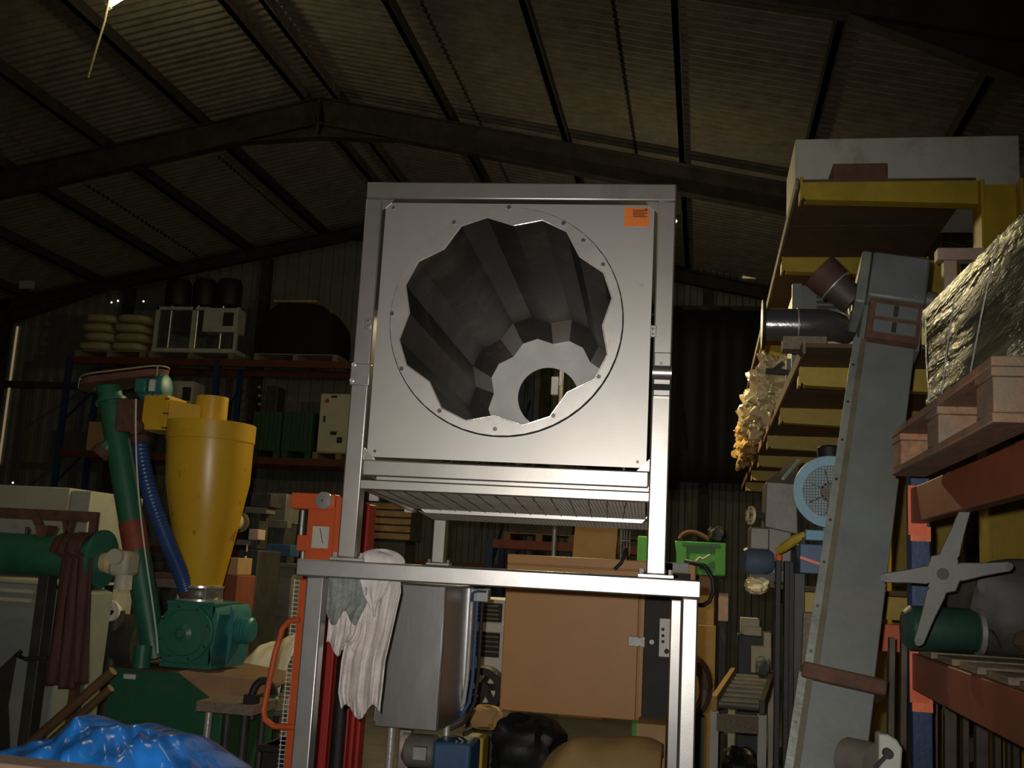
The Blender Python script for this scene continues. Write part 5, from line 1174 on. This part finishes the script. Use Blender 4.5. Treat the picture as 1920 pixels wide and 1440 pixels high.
single(sack((q.x+.03, 6.17, at(510, 1345, 6.05).z+.01), .2, .24, .3, 61, .10), 'clear_bag', mat('clear_bag', (.50, .46, .33), .25, 0, .2, 8, .6, 25), 'crumpled translucent plastic bag beside the stacker handle', 'bag')
q = at(490, 1420, 6.0); bs = thing('bag_box', 'black crate under the translucent bag', 'crate', (q.x, 6.05, 0))
zb2 = at(510, 1345, 6.05).z-.15; part(MB().box(q.x-.02, q.x+.19, 6.02, 6.35, 0, zb2), 'crate_body', BLACK, bs, bevel=.02)
part(MB().box(q.x-.03, q.x+.2, 6.01, 6.36, zb2-.04, zb2), 'crate_rim', BLACK, bs, bevel=.008)
# bits between angle frame and auger
q = at(212, 1145, 7.6); fv = thing('valve_flange', 'white round valve flange behind the auger foot', 'valve', (q.x, 7.6, 0))
part(MB().lathe((q.x, 7.55, q.z), (0, 1, 0), [(.035, 0), (.075, 0), (.08, .02), (.05, .03), (.045, .1), (.03, .1)], 18), 'flange', WHITE, fv)
part(MB().cyl((q.x, 7.66, 0), (q.x, 7.66, q.z), .06, n=14), 'pump_column', DARKM, fv)
part(MB().lathe((q.x-.12, 7.8, q.z-.25), (1, 0, 0), [(0, 0), (.2, 0), (.22, .05), (.22, .3), (0, .32)], 20), 'pump_body', DARKM, fv)
a, b, c, e = rect(218, 1158, 250, 1243, 7.0); single(MB().box(a, a+.03, 7.35, 7.4, 0, e).box(a, b, 7.4, 7.41, 0, e), 'white_channel', WHITE, 'upright white steel channel behind the green hopper', 'steel channel', bevel=.003)
gt = thing('steel_workbench', 'low steel workbench with greasy parts behind the auger', 'bench', base(250, 8.0))
a, b, c, e = rect(178, 1083, 330, 1098, 8.0); part(MB().box(a, b, 8.0, 8.25, c, e), 'bench_top', GREYM, gt, bevel=.004)
for x in (a+.03, b-.08): part(MB().box(x, x+.05, 8.1, 8.15, 0, c), 'leg', DARKM, gt)
a, b, c, e2_ = rect(286, 1074, 330, 1084, 8.05); zz = e
for k in range(4): single(MB().box(a, b-.01*k, 8.05, 8.22, zz+.012*k+.001, zz+.012*k+.012), 'steel_plate', RUST, 'thin rusty plate in the small stack on the greasy workbench, %s' % ('lowest', 'second lowest', 'second highest', 'topmost')[k], 'steel plate')
for k, (x0_, y0_, x1_, y1_, Y, r_, lb) in enumerate(((75, 1378, 212, 1258, 6.05, .030, 'long brown pipe leaning across the lower left'), (120, 1368, 208, 1290, 6.12, .026, 'shorter brown pipe leaning below the long one'))):
    p_, q_ = at(x0_, y0_, Y), at(x1_, y1_, Y); d_ = (p_-q_); p_ = q_+d_*((q_.z-.03)/(-d_.z))
    single(MB().cyl(p_, q_, r_, n=12), 'brown_pipe', mat('brown_pipe', (.16, .09, .045), .6, .1, .3), lb, 'pipe')
# white vent unit, black fan, pallets and crates seen under the tray
vu = machine('vent_unit', 'white framed ventilation unit with black grilles left of the brown cabinet', (880, 1122, 946, 1245), 8.4, WHITE, (('grille', 892, 1130, 941, 1166, CTRL, -.02, .0), ('grille', 892, 1186, 936, 1232, CTRL, -.02, .0), ('frame_bar', 884, 1168, 946, 1185, WHITE, -.04, .0)))
for base_y in (1134, 1142, 1150, 1158, 1192, 1201, 1210, 1220): 
    a, b, c, e = rect(893, base_y, 935, base_y+3, 8.37); part(MB().box(a, b, 8.366, 8.38, c, e), 'grille_slat', GREYM, vu)
q = at(905, 1292, 7.6); bw = thing('black_fan', 'black round fan wheel under the white vent unit', 'fan', (q.x, 7.6, 0))
part(MB().lathe((q.x, 7.55, q.z), (0, 1, 0), [(.10, 0), (.15, 0), (.16, .02), (.16, .12), (.10, .12)], 26), 'fan_ring', BLACK, bw)
part(MB().lathe((q.x, 7.58, q.z), (0, 1, 0), [(0, 0), (.05, 0), (.05, .06), (0, .06)], 16), 'fan_hub', BLACK, bw)
for k in range(6):
    t = k*math.pi/3; part(MB().obox((q.x+math.cos(t)*.04, 7.58, q.z+math.sin(t)*.04), (math.cos(t)*.09, 0, math.sin(t)*.09), (-math.sin(t)*.04, .03, math.cos(t)*.04), (0, .004, 0)), 'fan_blade', DARKM, bw)
part(MB().box(q.x-.1, q.x+.1, 7.56, 7.68, 0, q.z-.14), 'fan_foot', DARKM, bw)
single(sack(at(912, 1345, 7.15), .2, .15, .14, 71, .15), 'tan_casting', TAN, 'crumpled tan wrapping lying below the black fan', 'wrapping')
q = at(912, 1362, 7.15); single(MB().box(q.x-.14, q.x+.14, 7.05, 7.3, 0, q.z-.02), 'dark_box', DARKM, 'dark box under the crumpled tan wrapping', 'box', bevel=.02)
# far crates
a, b, c, e = rect(690, 942, 768, 1012, 13.5); wc_ = thing('wooden_crate', 'slatted wooden crate on the far rack seen behind the left post', 'crate', ((a+b)/2, 13.7, 0))
part(MB().box(a, b, 13.5, 14.1, c, e), 'crate_core', DARKM, wc_)
for k in range(5): z_ = c+(e-c)*k/5; part(MB().box(a-.02, b+.02, 13.47, 13.498, z_+.01, z_+(e-c)/5-.015), 'crate_board', mat('crate_wood', (.22, .14, .06), .8, 0, .25), wc_)
part(MB().box(a+.05, b-.05, 13.55, 14.05, 0, c), 'crate_stand', DARKM, wc_)
zp = pallet(-3.0, -1.9, 16.2, 1.0, 2.12, 'red brown pallet on the low far rack, left one', WOOD); single(MB().box(-2.95, -1.95, 16.25, 17.1, zp, zp+.35), 'dark_carton', DARKM, 'flat dark carton on the left pallet of the low far rack', 'box', bevel=.01)
zp = pallet(-1.75, -.75, 16.2, 1.0, 2.12, 'red brown pallet on the low far rack, right one', WOOD)
a, b, c, e = rect(1062, 985, 1158, 1036, 13.0); single(MB().prism([(a, 13.0, 0), (b-.1, 13.0, 0), (b, 13.0, e), (a+.1, 13.0, e)], (0, .12, 0)), 'leaning_board', CARD, 'tan sheet of cardboard standing behind the brown cabinet', 'cardboard', bevel=.004)
a, b, c, e = rect(1195, 1005, 1222, 1040, 10.5); single(MB().box(a, b, 10.5, 11, 0, e), 'green_bin', GREENP, 'bright green bin seen just left of the right machine post', 'bin', bevel=.01)
# stack right of the brown cabinet
a, b, c, e = rect(1300, 1172, 1342, 1240, 10.2); single(MB().box(a, b, 10.2, 10.6, 0, e), 'plywood_box', TAN, 'tall tan plywood box right of the stand legs', 'box', bevel=.006); z_ = e
a, b, c, e = rect(1308, 1080, 1340, 1170, 10.2); single(MB().box(a, b, 10.22, 10.58, z_+.001, at(1325, 1080, 10.2).z), 'tan_carton', CARD, 'tan carton on the tan plywood box below the green crate', 'box', bevel=.006)
a, b, c, e = rect(1345, 1112, 1366, 1165, 10.2); pc = thing('carton_stand', 'pink printed carton on a thin stand beside the tan carton', 'box', ((a+b)/2, 10.3, 0))
part(MB().box(a+.01, b, 10.22, 10.55, c, e), 'carton', PINK, pc, bevel=.004); part(MB().box(a+.02, b-.02, 10.26, 10.5, 0, c), 'stand', DARKM, pc)
zt_ = at(1325, 1080, 10.2).z; a, b, c, e = rect(1268, 1016, 1360, 1078, 10.15)
gc = thing('plastic_crate', 'bright green plastic crate on the cartons right of the machine', 'crate', ((a+b)/2, 10.3, zt_+.001))
part(MB().prism([(a+.03, 10.16, zt_+.002), (b, 10.16, zt_+.002), (b, 10.16, e), (a-.02, 10.16, e)], (0, .42, 0)), 'crate_body', GREENP, gc, bevel=.008)
for x in (a-.0, b-.09): part(MB().box(x, x+.09, 10.14, 10.158, zt_+.02, e-.0), 'corner_rib', GREENP, gc)
part(MB().box(a+.05, b-.05, 10.135, 10.158, e-.04, e-.012), 'rim', mat('green_dark', (.03, .16, .03), .5), gc)
part(MB().tube([at(1305, 1052, 10.13), at(1312, 1045, 10.13), at(1318, 1048, 10.13), at(1332, 1040, 10.13)], .012, 6), 'chalk_mark', CREAM, gc)
single(sack((b-.08, 10.35, e+.08), .16, .2, .15, 81, .1), 'black_motor', BLACK, 'small black lump on the right end of the green crate', 'motor')
rt = bez([V((a+.02, 10.3, e+.02)), V((a+.08, 10.3, e+.14)), V((a+.2, 10.3, e+.09)), V((a+.3, 10.3, e+.03))], 10); single(MB().tube(rt, .022, 8), 'red_lever', RUST, 'bent red brown bar on top of the green crate', 'bar')
q = at(1322, 1290, 7.2); q.x = -.05; wr = thing('cable_coil', 'brown coil of hose beside the right stand leg', 'coil', (q.x, 7.15, 0))
for k in range(3): part(MB().tube([(q.x+math.cos(t*math.pi/12)*(.085+.01*k), 7.12+.05*k, q.z+math.sin(t*math.pi/12)*(.15+.01*k)) for t in range(25)], .034, 8), 'coil_turn', mat('coil_brown', (.10, .065, .04), .6, 0, .3), wr)
part(MB().box(q.x-.09, q.x+.09, 7.1, 7.25, 0, q.z-.17), 'coil_stand', DARKM, wr)
# cream machine in the aisle
machine('cream_unit', 'cream and blue grey bench machine at the end of the aisle', (1384, 1192, 1432, 1226), 10.9, mat('slate_blue', (.10, .12, .14), .6, 0, .2), (('cream_hood', 1390, 1160, 1424, 1190, CREAML, .02, .4), ('hood_step', 1394, 1175, 1428, 1192, CREAML, -.04, .02), ('cream_base', 1408, 1212, 1446, 1262, CREAML, -.3, -.02), ('cream_back', 1432, 1186, 1446, 1214, CREAML, -.3, -.02)))
# roller conveyor
zc2 = .88; n0, n1 = atz(1330, 1322, zc2), atz(1428, 1328, zc2); f0_, f1_ = atz(1372, 1258, zc2), atz(1442, 1262, zc2)
rc_ = thing('roller_conveyor', 'short dark roller conveyor on pale legs in the right aisle', 'conveyor', ((n0.x+n1.x)/2, n0.y, 0))
n0.x += .03; f0_.y = f1_.y = n0.y+2.45; n1.y = n0.y
for p_, q_, M_ in ((n0, f0_, TAN), (n1, f1_, DARKM)): part(MB().bar(p_+V((0, 0, .01)), q_+V((0, 0, .01)), .04, .1), 'side_rail', M_, rc_, bevel=.004)
nr = 7
for k in range(nr):
    t = (k+.4)/nr; part(MB().cyl(n0+(f0_-n0)*t+V((.02, 0, 0)), n1+(f1_-n1)*t-V((.02, 0, 0)), .03, n=12), 'roller', GREYM, rc_)
for p_, q_ in ((n0, f0_), (n1, f1_)):
    for t in (.03, .95):
        c_ = p_+(q_-p_)*t; part(MB().box(c_.x-.028, c_.x+.028, c_.y-.025, c_.y+.025, 0, zc2-.04), 'leg', CREAM2, rc_, bevel=.003)
part(MB().box(n0.x+.02, n1.x-.02, n0.y+.0, n0.y+.03, zc2-.16, zc2-.05), 'end_plate', WOODG, rc_)
q = at(1420, 1250, 8.6); single(sack((f1_.x-.1, n0.y+2.2, zc2+.11), .12, .2, .15, 88, .1), 'slate_pouch', mat('slate', (.12, .13, .14), .6), 'slate grey pouch at the far end of the roller conveyor', 'pouch')
# black sheet added to make the far wall dark right of the machine
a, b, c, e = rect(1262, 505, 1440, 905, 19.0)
def dark_sheet_pt(u, v): return V((a-1.5+(2.9-a+1.4)*u, 19.15+.06*math.sin(u*34)+.03*math.sin(u*71+2), c+(6.55-c)*v))
bcn = thing('added_dark_sheet', 'added black sheet that makes the far wall dark right of the drum machine', 'sheet', (a+.5, 19.5, c))
part(MB().grid(120, 6, dark_sheet_pt), 'dark_sheet_panel', DARKSH, bcn, solid=.01)
part(MB().box(a-1.5, 3.2, 19.1, 19.2, 6.5, 6.58), 'dark_sheet_rail', RAFT, bcn)
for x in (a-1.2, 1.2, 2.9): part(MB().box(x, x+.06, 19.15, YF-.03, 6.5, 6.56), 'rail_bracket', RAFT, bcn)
# ================================================================== FOREGROUND blue polythene and board
def bluefn(u, v):
    pts = [(-60, 1450), (20, 1408), (60, 1390), (110, 1372), (150, 1356), (185, 1362), (240, 1352), (275, 1360), (320, 1388), (380, 1416), (430, 1450)]
    k = u*(len(pts)-1); i = min(int(k), len(pts)-2); t = k-i; x = pts[i][0]*(1-t)+pts[i+1][0]*t; y = pts[i][1]*(1-t)+pts[i+1][1]*t
    Yb = 2.6; p = at(x, y, Yb); hh = p.z-.86
    s = math.sin(v*math.pi/2); q = V((p.x*(1-.10*(1-v)), Yb-.55*(1-v), .86+hh*s**.7))
    n = .010*math.sin(u*17+v*7)+.007*math.sin(u*29-v*11+1)+.004*math.sin(u*11+v*23)+.0025*math.sin(u*71+v*31)
    return q+V((0, -n*.6, n*v**.3))
def blueback(u, v):
    p = bluefn(u, 1); return V((p.x, p.y+.6*v, .86+(p.z-.86)*math.cos(v*math.pi/2)**.7))
mb = MB().grid(110, 44, bluefn); mb.grid(110, 12, blueback)
bw_ = single(mb, 'blue_polythene', BLUEW, 'crumpled bright blue polythene sheet over goods at the bottom left', 'plastic sheet', ang=75)
q0, q1 = at(-80, 1440, 1.9), at(330, 1440, 2.1)
t = thing('packing_case', 'brown packing case under the blue polythene', 'crate', ((q0.x+q1.x)/2, 2.3, 0))
xa, xb = at(-60, 1440, 2.6).x-.1, at(430, 1440, 2.6).x+.1
part(MB().box(xa, xb, 1.95, 3.25, .12, .858), 'case_body', CARD, t, bevel=.01)
for x in (xa, (xa+xb)/2-.05, xb-.1): part(MB().box(x, x+.1, 1.95, 3.25, 0, .12), 'runner', WOOD, t)
yb3 = 1.42; q = at(0, 1408, yb3); r3 = at(300, 1436, yb3)
br = thing('brown_board', 'blurred brown board in the very front at the bottom left', 'board', (q.x, yb3, 0))
part(MB().prism([(q.x-.3, yb3, q.z-.012), (r3.x+.1, yb3, r3.z-.022), (r3.x+.1, yb3, r3.z-.03), (q.x-.3, yb3, q.z-.03)], (0, .06, 0)), 'board_panel', mat('dark_board', (.09, .055, .035), .8, 0, .2), br, bevel=.004)
for x in (q.x-.25, r3.x): part(MB().box(x, x+.05, yb3+.01, yb3+.05, 0, r3.z-.03), 'leg', WOOD, br)
# ================================================================== small dark clutter low in the frame
single(sack(at(985, 1420, 5.75)+V((0, 0, .03)), .36, .3, .34, 91, .12, (40, 22)), 'black_bag', BLKW, 'black plastic bag behind the tan packing sheet', 'bag')
q = at(985, 1420, 5.75); single(MB().box(q.x-.2, q.x+.2, 5.62, 5.95, 0, q.z-.15), 'black_plinth', DARKM, 'dark plinth under the black plastic bag', 'box', bevel=.02)
q = at(1388, 1425, 7.6); single(sack((q.x, 7.6, q.z-.04), .22, .4, .22, 95, .10, (40, 22)), 'black_bag', BLKW, 'black plastic bag between the roller conveyor legs', 'bag')
single(MB().box(q.x-.12, q.x+.12, 7.4, 7.8, 0, q.z-.16), 'dark_tub', DARKM, 'dark tub under the black bag by the roller conveyor', 'tub', bevel=.03)
